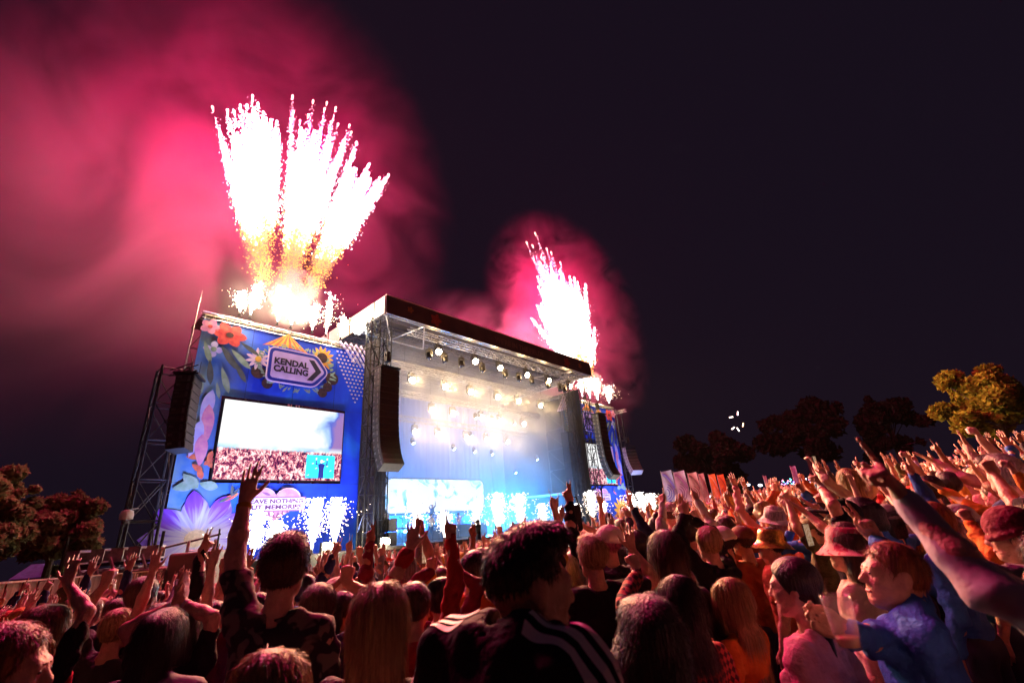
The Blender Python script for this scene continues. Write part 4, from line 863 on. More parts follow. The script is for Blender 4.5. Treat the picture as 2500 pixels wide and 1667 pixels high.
# yard beside the near tower
def yard():
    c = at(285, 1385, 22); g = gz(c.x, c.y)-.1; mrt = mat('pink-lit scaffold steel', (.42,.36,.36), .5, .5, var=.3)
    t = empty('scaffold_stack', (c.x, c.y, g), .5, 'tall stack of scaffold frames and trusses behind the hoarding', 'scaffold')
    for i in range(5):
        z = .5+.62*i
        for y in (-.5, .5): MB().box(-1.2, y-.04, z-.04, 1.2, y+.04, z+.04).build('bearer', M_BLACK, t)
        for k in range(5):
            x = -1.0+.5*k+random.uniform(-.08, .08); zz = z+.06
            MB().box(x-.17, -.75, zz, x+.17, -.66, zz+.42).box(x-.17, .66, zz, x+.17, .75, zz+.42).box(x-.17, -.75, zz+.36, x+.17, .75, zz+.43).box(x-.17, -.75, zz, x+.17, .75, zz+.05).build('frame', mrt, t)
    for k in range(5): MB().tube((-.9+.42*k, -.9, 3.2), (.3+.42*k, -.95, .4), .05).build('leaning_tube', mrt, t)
    for x in (-1.25, 1.25): MB().tube((x, -.85, 0), (x, -.85, 3.9), .05).build('standard', M_BLACK, t)
    for z in (1.0, 2.1): MB().tube((-1.3, -.92, z), (1.3, -.92, z+.1), .035).build('rail', M_STEEL, t)
    c = at(400, 1385, 21.5); g = gz(c.x, c.y)
    t = empty('tarped_crates', (c.x, c.y, g), .35, 'big brown tarpaulin-covered crate stack behind the lattice tower', 'crates'); mt = mat('brown tarpaulin', (.24,.15,.13), .7, var=.35, vscale=1.2, bump=.8, bscale=2.5)
    for x0, x1, h in ((-1.7, -.85, 2.2), (-.84, .3, 2.6), (.31, 1.7, 3.0)): MB().box(x0, -.8, 0, x1, .8, h).build('crate', mt, t, bevel=.08)
    for z in (.9, 1.8): MB().box(-1.72, -.83, z, 1.72, -.81, z+.05).build('strap', mat('pale strap', (.5,.4,.36), .7), t)
    c = at(92, 1395, 26); g = gz(c.x, c.y)
    t = empty('gazebo_tent', (c.x, c.y, g), .3, 'small blue tent roof just showing over the hoarding', 'tent'); mb = MB(); h = at(92, 1376, 26).z-g
    mb.add([(-.55,-.5,h-.45),(.55,-.5,h-.45),(.55,.5,h-.45),(-.55,.5,h-.45),(-.25,0,h),(.25,0,h)], [(0,1,5,4),(1,2,5),(2,3,4,5),(3,0,4),(3,2,1,0)]); mb.build('roof', mat('blue tent cloth', (.10,.12,.42), .7, var=.2), t)
    mb = MB().box(-.53, -.49, 0, .53, -.47, h-.44).box(-.53, .47, 0, .53, .49, h-.44).box(-.53, -.47, 0, -.51, .47, h-.44); mb.build('side_cloth', mat('blue tent cloth'), t)
    c = at(482, 1395, 21); g = gz(c.x, c.y)
    t = empty('access_ladder', (c.x, c.y, g), PHI, 'white access ladder frame standing before the violet painted flower', 'ladder'); ml = mat('white painted frame', (.75,.75,.78), .4); h = at(482, 1308, 21).z-g
    for x in (-.42, .42): MB().box(x-.04, -.04, 0, x+.04, .04, h-.15).build('stile', ml, t)
    for k in range(int(h/.3)-1): MB().tube((-.42, 0, .3+.3*k), (.42, 0, .3+.3*k), .022).build('rung', ml, t)
    MB().tube((-1.3, 0, h-.35), (.55, 0, h+.02), .035).build('top_rail', M_BLACK, t); MB().tube((.5, 0, 0), (.5, 0, h+.2), .03).build('rail_post', M_BLACK, t)
yard()
# ------------------------------------------------------------ people: bodies grown as one continuous surface from a distance field
class Field:
    def __init__(s, h): s.h = h; s.ops = []; s.lo = np.full(3, 9.0); s.hi = np.full(3, -9.0)
    def _grow(s, lo, hi, neg=False):
        if not neg: s.lo = np.minimum(s.lo, lo); s.hi = np.maximum(s.hi, hi)
    def cap(s, a, b, ra, rb, k=.015, flat=None, neg=False):
        a, b = np.asarray(a, float), np.asarray(b, float); r = max(ra, rb)+k
        s._grow(np.minimum(a, b)-r, np.maximum(a, b)+r, neg); s.ops.append(('c', a, b, ra, rb, k, flat, neg)); return s
    def ell(s, c, r, k=.015, R=None, neg=False):
        c = np.asarray(c, float); r = np.asarray(r, float); m = r.max()+k
        s._grow(c-m, c+m, neg); s.ops.append(('e', c, r, k, np.eye(3) if R is None else np.asarray(R, float), neg)); return s
    def cut(s, fn): s.ops.append(('f', fn)); return s          # keep where fn(X,Y,Z) < 0
    def noise(s, fn): s.ops.append(('n', fn)); return s
    def mesh(s):
        h = s.h; lo = s.lo-3*h; n = np.ceil((s.hi+3*h-lo)/h).astype(int)+1
        ax = [(lo[i]+h*np.arange(n[i])).astype(np.float32) for i in range(3)]
        G = np.full(n, .5, np.float32)
        def block(l, u):
            i0 = np.clip(((l-lo)/h).astype(int)-1, 0, n-1); i1 = np.clip(((u-lo)/h).astype(int)+2, 1, n); sl = tuple(slice(a, b) for a, b in zip(i0, i1))
            return sl, ax[0][sl[0]][:, None, None], ax[1][sl[1]][None, :, None], ax[2][sl[2]][None, None, :]
        for op in s.ops:
            if op[0] == 'c':
                _, a, b, ra, rb, k, flat, neg = op; m = max(ra, rb)+k+3*h
                if flat is not None: m *= 1.0
                sl, X, Y, Z = block(np.minimum(a, b)-m, np.maximum(a, b)+m)
                d = b-a; L = max(d@d, 1e-9); px, py, pz = X-a[0], Y-a[1], Z-a[2]
                t = np.clip((px*d[0]+py*d[1]+pz*d[2])/L, 0, 1); qx, qy, qz = px-t*d[0], py-t*d[1], pz-t*d[2]
                q2 = qx*qx+qy*qy+qz*qz
                if flat is not None:
                    ax_, f = flat; w = qx*ax_[0]+qy*ax_[1]+qz*ax_[2]; q2 = q2+(f*f-1)*w*w
                D = np.sqrt(q2)-(ra+(rb-ra)*t)
            elif op[0] == 'e':
                _, c, r, k, R, neg = op; m = r.max()+k+3*h
                sl, X, Y, Z = block(c-m, c+m); px, py, pz = X-c[0], Y-c[1], Z-c[2]
                q = [(px*R[0, i]+py*R[1, i]+pz*R[2, i])/r[i] for i in range(3)]
                k0 = np.sqrt(q[0]**2+q[1]**2+q[2]**2); k1 = np.sqrt((q[0]/r[0])**2+(q[1]/r[1])**2+(q[2]/r[2])**2)
                D = k0*(k0-1)/np.maximum(k1, 1e-6)
            elif op[0] == 'f':
                X, Y, Z = ax[0][:, None, None], ax[1][None, :, None], ax[2][None, None, :]; G = np.maximum(G, op[1](X, Y, Z).astype(np.float32)); continue
            else:
                idx = np.nonzero(np.abs(G) < .06); G[idx] += op[1](ax[0][idx[0]], ax[1][idx[1]], ax[2][idx[2]]); continue
            A = G[sl]
            if neg: hh = np.maximum(k-np.abs(A+D), 0)/max(k, 1e-6); G[sl] = np.maximum(A, -D)+hh*hh*k*.25
            else: hh = np.maximum(k-np.abs(A-D), 0)/max(k, 1e-6); G[sl] = np.minimum(A, D)-hh*hh*k*.25
        return nets(G, lo, h)
def nets(G, lo, h):
    ins = G < 0; c = np.zeros(tuple(np.array(G.shape)-1), np.int8)
    for i in (0, 1):
        for j in (0, 1):
            for k in (0, 1): c += ins[i:ins.shape[0]-1+i, j:ins.shape[1]-1+j, k:ins.shape[2]-1+k]
    act = np.nonzero((c > 0) & (c < 8)); I = np.stack(act, 1); n = len(I)
    cid = np.full(c.shape, -1, np.int32); cid[act] = np.arange(n)
    offs = np.array([(i, j, k) for i in (0, 1) for j in (0, 1) for k in (0, 1)]); vals = np.stack([G[act[0]+o[0], act[1]+o[1], act[2]+o[2]] for o in offs], 1)
    acc = np.zeros((n, 3)); cnt = np.zeros(n)
    for a in range(8):
        for ax_ in range(3):
            if offs[a][ax_]: continue
            o2 = offs[a].copy(); o2[ax_] = 1; b = int(o2[0]*4+o2[1]*2+o2[2]); va, vb = vals[:, a], vals[:, b]; m = (va < 0) != (vb < 0)
            t = np.where(m, va/np.where(m, va-vb, 1), 0); p = np.tile(offs[a].astype(float), (n, 1)); p[:, ax_] += t; acc[m] += p[m]; cnt[m] += 1
    V = lo+(I+acc/np.maximum(cnt, 1)[:, None])*h; F = []
    for ax_ in range(3):
        sl0 = [slice(None)]*3; sl1 = [slice(None)]*3; sl0[ax_] = slice(0, -1); sl1[ax_] = slice(1, None); A, B = ins[tuple(sl0)], ins[tuple(sl1)]
        o1, o2 = (ax_+1) % 3, (ax_+2) % 3
        e = np.nonzero(A != B); E = np.stack(e, 1); E = E[(E[:, o1] > 0) & (E[:, o2] > 0) & (E[:, o1] < G.shape[o1]-1) & (E[:, o2] < G.shape[o2]-1)]
        inside_first = A[E[:, 0], E[:, 1], E[:, 2]]
        def cell(d1, d2): q = E.copy(); q[:, o1] -= d1; q[:, o2] -= d2; return cid[q[:, 0], q[:, 1], q[:, 2]]
        Q = np.stack([cell(1, 1), cell(0, 1), cell(0, 0), cell(1, 0)], 1); Q = np.where(inside_first[:, None], Q, Q[:, ::-1]); F.append(Q)
    return V.astype(np.float32), np.concatenate(F).astype(np.int32)
def nrm(v): v = np.asarray(v, float); return v/max(np.linalg.norm(v), 1e-9)
def rotm(yaw, pitch, roll=0.0):   # head: yaw about z (left +), pitch up +, roll
    return np.array(Matrix.Rotation(yaw, 3, 'Z') @ Matrix.Rotation(pitch, 3, 'X') @ Matrix.Rotation(roll, 3, 'Y'))
CURL = {'open': [(.05,.1,.1)]*4, 'relax': [(.35,.5,.35)]*4, 'fist': [(1.45,1.6,1.1)]*4, 'point': [(.0,.05,.05)]+[(1.45,1.6,1.1)]*3, 'peace': [(.0,.05,.05)]*2+[(1.45,1.6,1.1)]*2,
        'horns': [(0,.05,.05), (1.45,1.6,1.1), (1.45,1.6,1.1), (0,.05,.05)], 'hold': [(.7,.75,.5)]*4, 'clap': [(.0,.05,.05)]*4}
def hand(F, w, d, n, side, pose, k=.006, sc=1.0, mir=1):
    """w wrist, d finger direction, n palm normal (palm faces n), thumb on 'side' vector"""
    d = nrm(d); n = nrm(np.asarray(n, float)-np.dot(n, d)*d); s = nrm(np.cross(d, n))*mir
    w = np.asarray(w, float); fc = CURL[pose]; spread = .17 if pose in ('open', 'peace', 'horns') else .04
    xs = (.030, .010, -.011, -.030); ln = ((.044,.026,.022), (.049,.029,.023), (.045,.027,.022), (.035,.021,.019)); kn = (.088, .092, .088, .080)
    for i in range(4):
        kp = w+d*kn[i]*sc+s*xs[i]*sc
        F.cap(w+d*.012+s*xs[i]*.55*sc, kp, .0155*sc, .0125*sc, .012)
        ang = xs[i]/.03*spread; fd = nrm(d*math.cos(ang)+s*math.sin(ang)); p = kp; a = 0.0
        for j in range(3):
            a += fc[i][j]; dd = fd*math.cos(a)+n*math.sin(a); q = p+dd*ln[i][j]*sc
            F.cap(p, q, (.0098-.0008*j)*sc, (.0094-.0010*j)*sc, .004); p = q
    # thumb leaves the side of the palm near its base
    b = w+d*.028*sc+s*.026*sc; tk = {'open': .75, 'peace': -.25, 'fist': -.3, 'point': -.2, 'horns': -.3, 'hold': .1, 'relax': .25, 'clap': .25}[pose]
    t1 = nrm(d*.75+s*(.35+tk)+n*(.35 if tk < .3 else .1)); m = b+t1*.042*sc; t2 = nrm(d*.9+s*(tk-.1)+n*(.3 if tk < .3 else 0)); e = m+t2*.030*sc; t3 = nrm(d+s*(tk-.25)+n*.2)
    F.cap(w+d*.01, b, .018*sc, .0165*sc, .012); F.cap(b, m, .0150*sc, .0115*sc, .008); F.cap(m, e, .0112*sc, .0102*sc, .004); F.cap(e, e+t3*.026*sc, .0102*sc, .0085*sc, .004)
def ik(S0, T, hint, L1=.285, L2=.26):
    S0, T = np.asarray(S0, float), np.asarray(T, float); v = T-S0; D = np.linalg.norm(v); Dm = min(D, (L1+L2)*.995); u = v/max(D, 1e-6); Dm = max(Dm, abs(L1-L2)+.06)
    a = (L1*L1-L2*L2+Dm*Dm)/(2*Dm); hgt = math.sqrt(max(L1*L1-a*a, 0)); hn = np.asarray(hint, float); hn = nrm(hn-np.dot(hn, u)*u)
    return S0+u*a+hn*hgt, S0+u*Dm
def shoulder(side, up): return np.array((side*(.178-.02*up), -.01, 1.425+.055*up))
ARM = {  # target relative to the shoulder for the person's own right side (x outward), elbow hint, hand direction, palm normal, hand pose
 'up_open': ((.06,.10,.52), (.8,.2,-.3), (.05,.1,1), (0,1,-.1), 'open'), 'up_point': ((.02,.20,.48), (.9,.1,-.3), (-.05,.35,1), (-.6,.8,0), 'point'), 'up_fist': ((.04,.14,.46), (.9,.1,-.3), (0,.1,1), (-.4,.9,0), 'fist'),
 'up_peace': ((.08,.12,.5), (.9,0,-.3), (.1,.1,1), (0,1,0), 'peace'), 'up_horns': ((.1,.1,.5), (.9,0,-.3), (.1,.15,1), (0,1,0), 'horns'), 'fwd_open': ((.04,.40,.30), (.7,-.2,-.6), (0,.7,.7), (0,.6,-.7), 'open'), 'fwd_point': ((.0,.44,.30), (.7,-.2,-.6), (-.05,.85,.5), (-.9,.1,-.3), 'point'),
 'bent_up': ((.20,.16,.22), (.8,-.4,-.7), (0,.05,1), (0,1,0), 'open'), 'bent_fist': ((.16,.20,.20), (.8,-.4,-.7), (0,.15,1), (-.5,.8,0), 'fist'), 'clap': ((-.145,.20,.40), (1,.1,-.1), (.05,.15,1), (-1,.05,0), 'clap'), 'phone': ((-.10,.34,.22), (.8,-.1,-.7), (-.25,.2,1), (-.8,.4,.1), 'hold'),
 'down': ((.07,.04,-.52), (.5,-1,0), (0,.12,-1), (-1,.1,0), 'relax'), 'cup': ((-.02,.32,-.10), (.5,-.5,-.9), (-.35,.9,.2), (-.9,-.3,.1), 'hold'), 'mouth': ((-.10,.22,.10), (.9,0,-.6), (-.3,.2,.9), (-.6,-.5,.2), 'relax'), 'out': ((.42,.14,.26), (.1,-.5,-.8), (.6,.3,.8), (0,1,0), 'open'), 'hip': ((.16,.06,-.36), (1,-.4,0), (-.5,.3,-.6), (-.8,0,0), 'relax')}
def folds(seed, amp=.006, lo=26, hi=88):
    r = np.random.default_rng(seed); W = [(nrm(r.normal(0, 1, 3)*(1, 1, 1.6))*r.uniform(lo, hi), r.uniform(0, 6.28)) for _ in range(8)]
    def fn(x, y, z):
        o = 0
        for k, (w_, p) in enumerate(W): o = o+np.sin(w_[0]*x+w_[1]*y+w_[2]*z+p+1.3*np.sin(9*z+5*x+p))
        return (o*amp/3).astype(np.float32)
    return fn
def resolve(spec):
    """spec -> joints"""
    J = {}
    for side, key in ((1, 'R'), (-1, 'L')):
        a = spec.get(key, 'down')
        if isinstance(a, str): T, hint, hd, pn, hp = ARM[a]; T = np.array(T)*(side, 1, 1); hint = np.array(hint)*(side, 1, 1); hd = np.array(hd)*(side, 1, 1); pn = np.array(pn)*(side, 1, 1)
        else: T, hint, hd, pn, hp = [np.array(q, float) if not isinstance(q, str) else q for q in a]
        up = max(0, min(1, T[2]/.4)); sh = shoulder(side, up); E, W = ik(sh, sh+np.asarray(T, float), hint); J[key] = (sh, E, W, hd, pn, hp, side)
    y, p, r_ = spec.get('head', (0, 0, 0)); R = rotm(y, p, r_); J['HR'] = R; J['HP'] = np.array((0, spec.get('neck', 0)*.5, 1.53-spec.get('neck', 0))); J['HC'] = J['HP']+R@np.array((0, .018, .125))
    return J
def body_mesh(spec, h, face=True):
    J = resolve(spec); F = Field(h); fem = spec.get('fem', 0); b = 1-.12*fem
    H = lambda p: J['HC']+J['HR']@np.asarray(p, float)
    # core, neck
    F.cap((0,0,1.0), (0,0,1.36), .06*b, .07*b, .03); F.cap(J['L'][0]+np.array((.03,0,-.01)), J['R'][0]+np.array((-.03,0,-.01)), .052*b, .052*b, .03)
    F.cap((0,-.012,1.40), J['HP']+J['HR']@np.array((0,-.005,.04)), .062*b, .054*b, .035); F.cap((-.06,0,.95), (.06,0,.95), .05, .05, .03)
    # head
    def E(c, r, k=.02, neg=False): F.ell(H(c), r, k, J['HR'], neg)
    E((0,-.012,.028), (.076,.096,.092)); E((0,.028,-.030), (.060,.064,.082), .03); E((0,.058,-.092), (.030,.028,.024), .025)
    for s in (-1, 1):
        F.cap(H((s*.052,.0,-.05)), H((s*.022,.058,-.092)), .020, .018, .03); E((s*.079,-.008,-.004), (.011,.022,.034), .008); E((s*.040,.060,-.022), (.024,.026,.022), .02)
        if face: E((s*.031,.098,.004), (.018,.013,.011), .010, True); E((s*.031,.082,.003), (.0125,.0125,.0125), .003)
    F.cap(H((-.036,.080,.022)), H((.036,.080,.022)), .014, .014, .02); F.cap(H((0,.090,.012)), H((0,.108,-.026)), .0085, .0135, .012)
    if face:
        for s in (-1, 1): E((s*.012,.098,-.031), (.009,.010,.008), .006)
        F.cap(H((-.020,.084,-.058)), H((.020,.084,-.058)), .0075, .0075, .006); F.cap(H((-.017,.083,-.070)), H((.017,.083,-.070)), .0085, .0085, .006)
    # arms and hands
    for key in 'RL':
        sh, el, wr, hd, pn, hp, side = J[key]
        F.cap(sh, el, .050*b, .041*b, .03); mid = el+(wr-el)*.35; F.cap(el, mid, .040*b, .041*b, .02); F.cap(mid, wr, .041*b, .027*b, .02); hand(F, wr, hd, pn, 1, hp, sc=1-.08*fem, mir=side)
    # legs: thin cores that the trousers clothe, feet in the shoes
    for s in (-1, 1): F.cap((s*.085,0,.92), (s*.10,.02,.60), .034, .026, .02)
    return F.mesh(), J
def top_mesh(spec, J, h, seed):
    F = Field(h); fem = spec.get('fem', 0); b = 1-.10*fem; sl = spec.get('sleeve', 'short'); bulk = spec.get('bulk', 0.0)
    fl = ((0,1,0), 1.5)
    F.cap((0,.0,.92), (0,0,1.10), .172*b+bulk, (.160-.012*fem)*b+bulk, .04, fl); F.cap((0,0,1.10), (0,.005,1.33), (.160-.012*fem)*b+bulk, .186*b+bulk, .04, fl)
    F.cap(J['L'][0]+np.array((.035,0,-.015)), J['R'][0]+np.array((-.035,0,-.015)), .072*b+bulk*.6, .072*b+bulk*.6, .05); F.ell((0,-.035,1.33), (.15*b+bulk, .085+bulk, .13), .04)
    if fem:
        for s in (-1, 1): F.ell((s*.075,.085,1.27), (.07,.06,.065), .03)
    for key in 'RL':
        sh, el, wr = J[key][:3]
        ra = .060+.6*bulk
        if sl == 'none': F.cap(sh, sh+(el-sh)*.08, ra*.95, ra*.95, .03)
        elif sl == 'short': F.cap(sh, sh+(el-sh)*.62, ra, ra*.98, .04)
        else: F.cap(sh, el, ra, ra*.90, .045); F.cap(el, wr-(wr-el)*.06, ra*.90, ra*.66, .03); F.cap(wr-(wr-el)*.10, wr-(wr-el)*.03, ra*.62, ra*.62, .01)
    if spec.get('hood'):
        F.ell((0,-.115,1.43), (.125,.065,.075), .03); F.cap((-.085,-.03,1.475), (-.03,.085,1.42), .03, .028, .03); F.cap((.085,-.03,1.475), (.03,.085,1.42), .03, .028, .03)
    elif spec.get('collar'):
        for s in (-1, 1): F.cap((s*.072,-.03,1.475), (s*.03,.085,1.42), .020, .020, .02)
        F.cap((-.07,-.04,1.48), (.07,-.04,1.48), .022, .022, .02)
    F.noise(folds(seed, .0105+.12*bulk)); F.cut(lambda X, Y, Z: (.90-Z)+0*X+0*Y)
    F.cap((0,-.01,1.46), tuple(J['HC']-np.array((0,.0,.02))), .064, .070, .01, neg=True)
    return F.mesh()
def legs_mesh(h=.03):
    F = Field(h); F.cap((-.06,0,.93), (.06,0,.93), .115, .115, .04, ((0,1,0), 1.15))
    for s in (-1, 1): F.cap((s*.09,0,.90), (s*.105,.02,.50), .098, .072, .04); F.cap((s*.105,.02,.50), (s*.105,-.01,.07), .072, .058, .03)
    F.noise(folds(3, .006)); F.cut(lambda X, Y, Z: (.07-Z)+0*X+0*Y); return F.mesh()
def shoe_mesh(): return Field(.012).cap((0,-.05,.045), (.0,.14,.035), .045, .04, .02).cut(lambda X, Y, Z: -Z+.0*X+.0*Y).mesh()
# hair and hats in head coordinates
def strands(V, F, n, length, fall, thick, seed, lift=.18, up=0.0):
    """thin locks that lie along the head, combed away from the crown and down"""
    r = np.random.default_rng(seed); k = r.integers(0, len(F), n); q = V[F[k]]; nn = np.cross(q[:, 1]-q[:, 0], q[:, 2]-q[:, 0]); nn /= np.linalg.norm(nn, axis=1)[:, None]+1e-9
    p = q.mean(1)-nn*.002; fl = p-np.array((0, -.03, .30)); fl[:, 2] -= fall*.25; fl /= np.linalg.norm(fl, axis=1)[:, None]
    d = fl-(fl*nn).sum(1)[:, None]*nn; d /= np.linalg.norm(d, axis=1)[:, None]+1e-6; d = d+nn*(lift+np.abs(r.normal(0, .12 if lift > .05 else .05, n)))[:, None]+r.normal(0, .14 if lift > .05 else .07, (n, 3))+np.array((0, 0, up)); d /= np.linalg.norm(d, axis=1)[:, None]
    L = (length*r.uniform(.5, 1.25, n))[:, None]; s = np.cross(d, nn+r.normal(0, .4, (n, 3))); s /= np.linalg.norm(s, axis=1)[:, None]+1e-9
    if fall > 2: mid = p+d*L*.3; e = mid+(d*.25+np.array((0, .0, -1.0)))*L*.7+r.normal(0, .03, (n, 3))*L
    else: mid = p+d*L*.55; e = p+d*L-nn*L*lift*.6+np.array((0, 0, -1))*fall*L*.12+r.normal(0, .06, (n, 3))*L
    P = np.stack([p-s*thick, p+s*thick, mid+s*thick*.8, mid-s*thick*.8, e], 1); base = (np.arange(n)*5)[:, None]
    return P.reshape(-1, 3), base+np.array((0, 1, 2, 3)), base+np.array((3, 2, 4, 4))
def hair_mesh(style, h=.009, seed=0, dense=1.0):
    F = Field(h); ln, dr, up, ns, lf = .035, .3, 0.0, 700, .16
    vol = {'short': .0, 'crop': -.010, 'quiff': -.014, 'tuft': .004, 'curly': .022, 'long': .004, 'wavy': .012, 'ponytail': -.002, 'bun': -.002, 'bob': .01, 'braid': -.002}[style]
    vol += .008; F.ell((0,-.016,.038), (.086+vol, .104+vol, .100+vol), .02)
    if style == 'tuft': F.ell((0,.03,.115), (.062,.07,.04), .03); ln, up, dr, ns, lf = .03, .25, 0, 900, .4
    if style == 'quiff': F.ell((0,.035,.108), (.070,.075,.042), .03); ln, up, lf, ns = .026, .1, .16, 1100
    def cut(X, Y, Z):
        face = (Y-(.030+.62*Z+.0*X))*.85-.0*X                      # hairline
        side = np.minimum(-(np.abs(X)-.03), .05)
        return np.maximum(face+0*X, ((.012 if style == 'quiff' else -.080)-Z+(.25*Y if style == 'quiff' else 0))*.9+0*X+0*Y)
    F.noise(folds(seed+11, {'curly': .016, 'wavy': .006}.get(style, .003), 18, 48)); F.cut(cut)
    if style in ('long', 'wavy'):
        for s in (-1, 0, 1): F.cap((s*.046,-.05,.0), (s*.058,-.075-.02*(s == 0),-.20), .046, .046, .03, ((0,1,0), 1.25)); F.cap((s*.058,-.075-.02*(s == 0),-.20), (s*.05,-.105,-.43), .045, .024, .03, ((0,1,0), 1.4))
        if style == 'wavy': F.noise(folds(seed+5, .010, 14, 40))
        ln, dr, ns, lf = .15, 2.5, 2200, .02
    if style == 'bob':
        for s in (-1, 0, 1): F.cap((s*.06,-.045,.0), (s*.07,-.05,-.12), .05, .05, .03)
        ln, dr = .05, 1.4
    if style == 'ponytail': F.ell((0,-.125,.03), (.022,.022,.022), .01); F.cap((0,-.13,.03), (0,-.17,-.06), .026, .034, .02); F.cap((0,-.17,-.06), (0,-.15,-.24), .034, .012, .02); ln, dr = .04, 1.0
    if style == 'bun': F.ell((0,-.06,.145), (.045,.045,.04), .012); F.noise(folds(seed+2, .004)); ln = .02
    if style == 'braid':
        for s in (-1, 1):
            for k in range(9): F.ell((s*(.055+.006*math.sin(k*2)),-.085-.002*k,-.02-.034*k), (.019-.0008*k,.018,.022), .006)
        ln = .012
    if style == 'curly': ln, ns, lf = .022, 800, .6
    V, Q = F.mesh(); P, q4, q3 = strands(V, Q, int(ns*dense), ln, dr, .0010 if dense > 2 else .0021, seed, lf, up)
    V2 = np.concatenate([V, P]); Q2 = np.concatenate([Q, q4+len(V)]); T = q3[:, :3]+len(V); faces = [tuple(f) for f in Q2]+[tuple(f) for f in T]
    me = bpy.data.meshes.new('hair '+style); me.from_pydata(V2.tolist(), [], faces); me.polygons.foreach_set('use_smooth', [True]*len(me.polygons)); me.update(); return me
def hat_mesh(kind):
    if kind == 'bucket':
        prof = [(.155,-.022),(.152,-.026),(.105,.022),(.100,.040),(.094,.085),(.086,.118),(.070,.128),(.010,.131)]; n = 36; mb = MB(); vs = []
        for r_, z in prof:
            for i in range(n): a = 2*math.pi*i/n; w = 1+.03*math.sin(3*a+1)*(r_ > .12); vs.append((r_*w*math.cos(a), -.012+r_*w*1.14*math.sin(a), z+(.008*math.sin(2*a+.6) if r_ > .12 else 0)))
        mb.add(vs, [(k*n+i, k*n+(i+1) % n, (k+1)*n+(i+1) % n, (k+1)*n+i) for k in range(len(prof)-1) for i in range(n)]+[tuple(range((len(prof)-1)*n, len(prof)*n))])
        me = bpy.data.meshes.new('bucket hat'); me.from_pydata(mb.v, [], mb.f); me.polygons.foreach_set('use_smooth', [True]*len(me.polygons)); me.update(); return me
    F = Field(.009)
    if kind == 'cap':
        F.ell((0,-.014,.044), (.100,.118,.100), .02); F.cut(lambda X, Y, Z: (.026-Z)+0*X+0*Y); F.ell((0,.140,.036), (.075,.080,.014), .012); F.ell((0,-.014,.146), (.012,.012,.008), .005)
    else:
        F.ell((0,-.016,.048), (.099,.117,.116), .02); F.cut(lambda X, Y, Z: (.008-Z-.30*Y)+0*X)
        for k in range(20): a = 2*math.pi*k/20; x, y = .094*math.cos(a), -.016+.111*math.sin(a); b2 = a+2*math.pi/20; x2, y2 = .094*math.cos(b2), -.016+.111*math.sin(b2); F.cap((x,y,.026-.30*y), (x2,y2,.026-.30*y2), .016, .016, .01)
        F.noise(folds(6, .003, 15, 40))
    V, Q = F.mesh(); return npmesh('hat '+kind, V, Q, True)

# ---- cloth, skin and hair colours
def skin(i): return mat('skin tone %d' % i, [(.62,.36,.26), (.55,.30,.20), (.68,.42,.32), (.30,.15,.09), (.45,.25,.17)][i], .48, var=.2, vscale=22, bump=.35, bscale=75, spec=.45)
HAIRC = {'blond': ((.52,.34,.15), (.36,.22,.09)), 'brown': ((.10,.05,.025), (.06,.03,.016)), 'dark': ((.022,.015,.014), (.012,.009,.009)), 'ginger': ((.36,.12,.04), (.22,.07,.03)), 'grey': ((.35,.33,.32), (.22,.21,.21)), 'pink': ((.6,.15,.3), (.4,.08,.2)), 'hood': ((.05,.03,.09), (.04,.025,.07))}
def hairm(c): return mat('hair '+c, HAIRC[c][0], .42, var=.4, vscale=70, col2=tuple(.55*q for q in HAIRC[c][1]), bump=.5, bscale=120, stretch=(1.1,1.1,.07), spec=.5)
TOPC = {'black': (.015,.015,.018), 'white': (.72,.70,.68), 'red': (.50,.03,.03), 'rust': (.42,.12,.04), 'navy': (.025,.035,.11), 'grey': (.25,.24,.25), 'mustard': (.55,.32,.04), 'pink': (.62,.28,.34), 'olive': (.13,.13,.05), 'cream': (.65,.55,.42), 'teal': (.04,.20,.24), 'lilac': (.42,.34,.56), 'orange': (.70,.22,.03), 'blue': (.04,.16,.55), 'burgundy': (.20,.02,.05), 'charcoal': (.06,.06,.07)}
def cloth(c): return mat('cloth '+c, TOPC[c], .85, var=.22, vscale=5, bump=.9, bscale=22, spec=.25)
def pattern(name, c1, c2, scale, thr=.5, kind='noise', stretch=None):
    if name in MATS: return MATS[name]
    m, nt, out = nodes_mat(name); tc = N(nt, 'TexCoord'); src = tc.outputs['Object']
    if kind == 'check':
        w1 = N(nt, 'TexWave', i_Scale=scale); w2 = N(nt, 'TexWave', bands_direction='Z', i_Scale=scale); nt.links.new(src, w1.inputs[0]); nt.links.new(src, w2.inputs[0]); f = math_(nt, 'MULTIPLY', math_(nt, 'ADD', w1.outputs[1], w2.outputs[1]), .5)
    else: n = N(nt, 'TexNoise', i_Scale=scale, i_Detail=1.0, i_Distortion=.8); nt.links.new(src, n.inputs[0]); f = n.outputs[0]
    c = ramp(nt, f, [(thr-.03, c1), (thr+.03, c2)]); p = N(nt, 'BsdfPrincipled', i_Roughness=.85); nt.links.new(c, p.inputs['Base Color']); nt.links.new(p.outputs[0], out.inputs[0]); MATS[name] = m; return m
M_DENIM = mat('dark denim', (.03,.04,.08), .85, var=.3, vscale=10); M_SHOE = mat('shoe leather', (.05,.045,.04), .6)

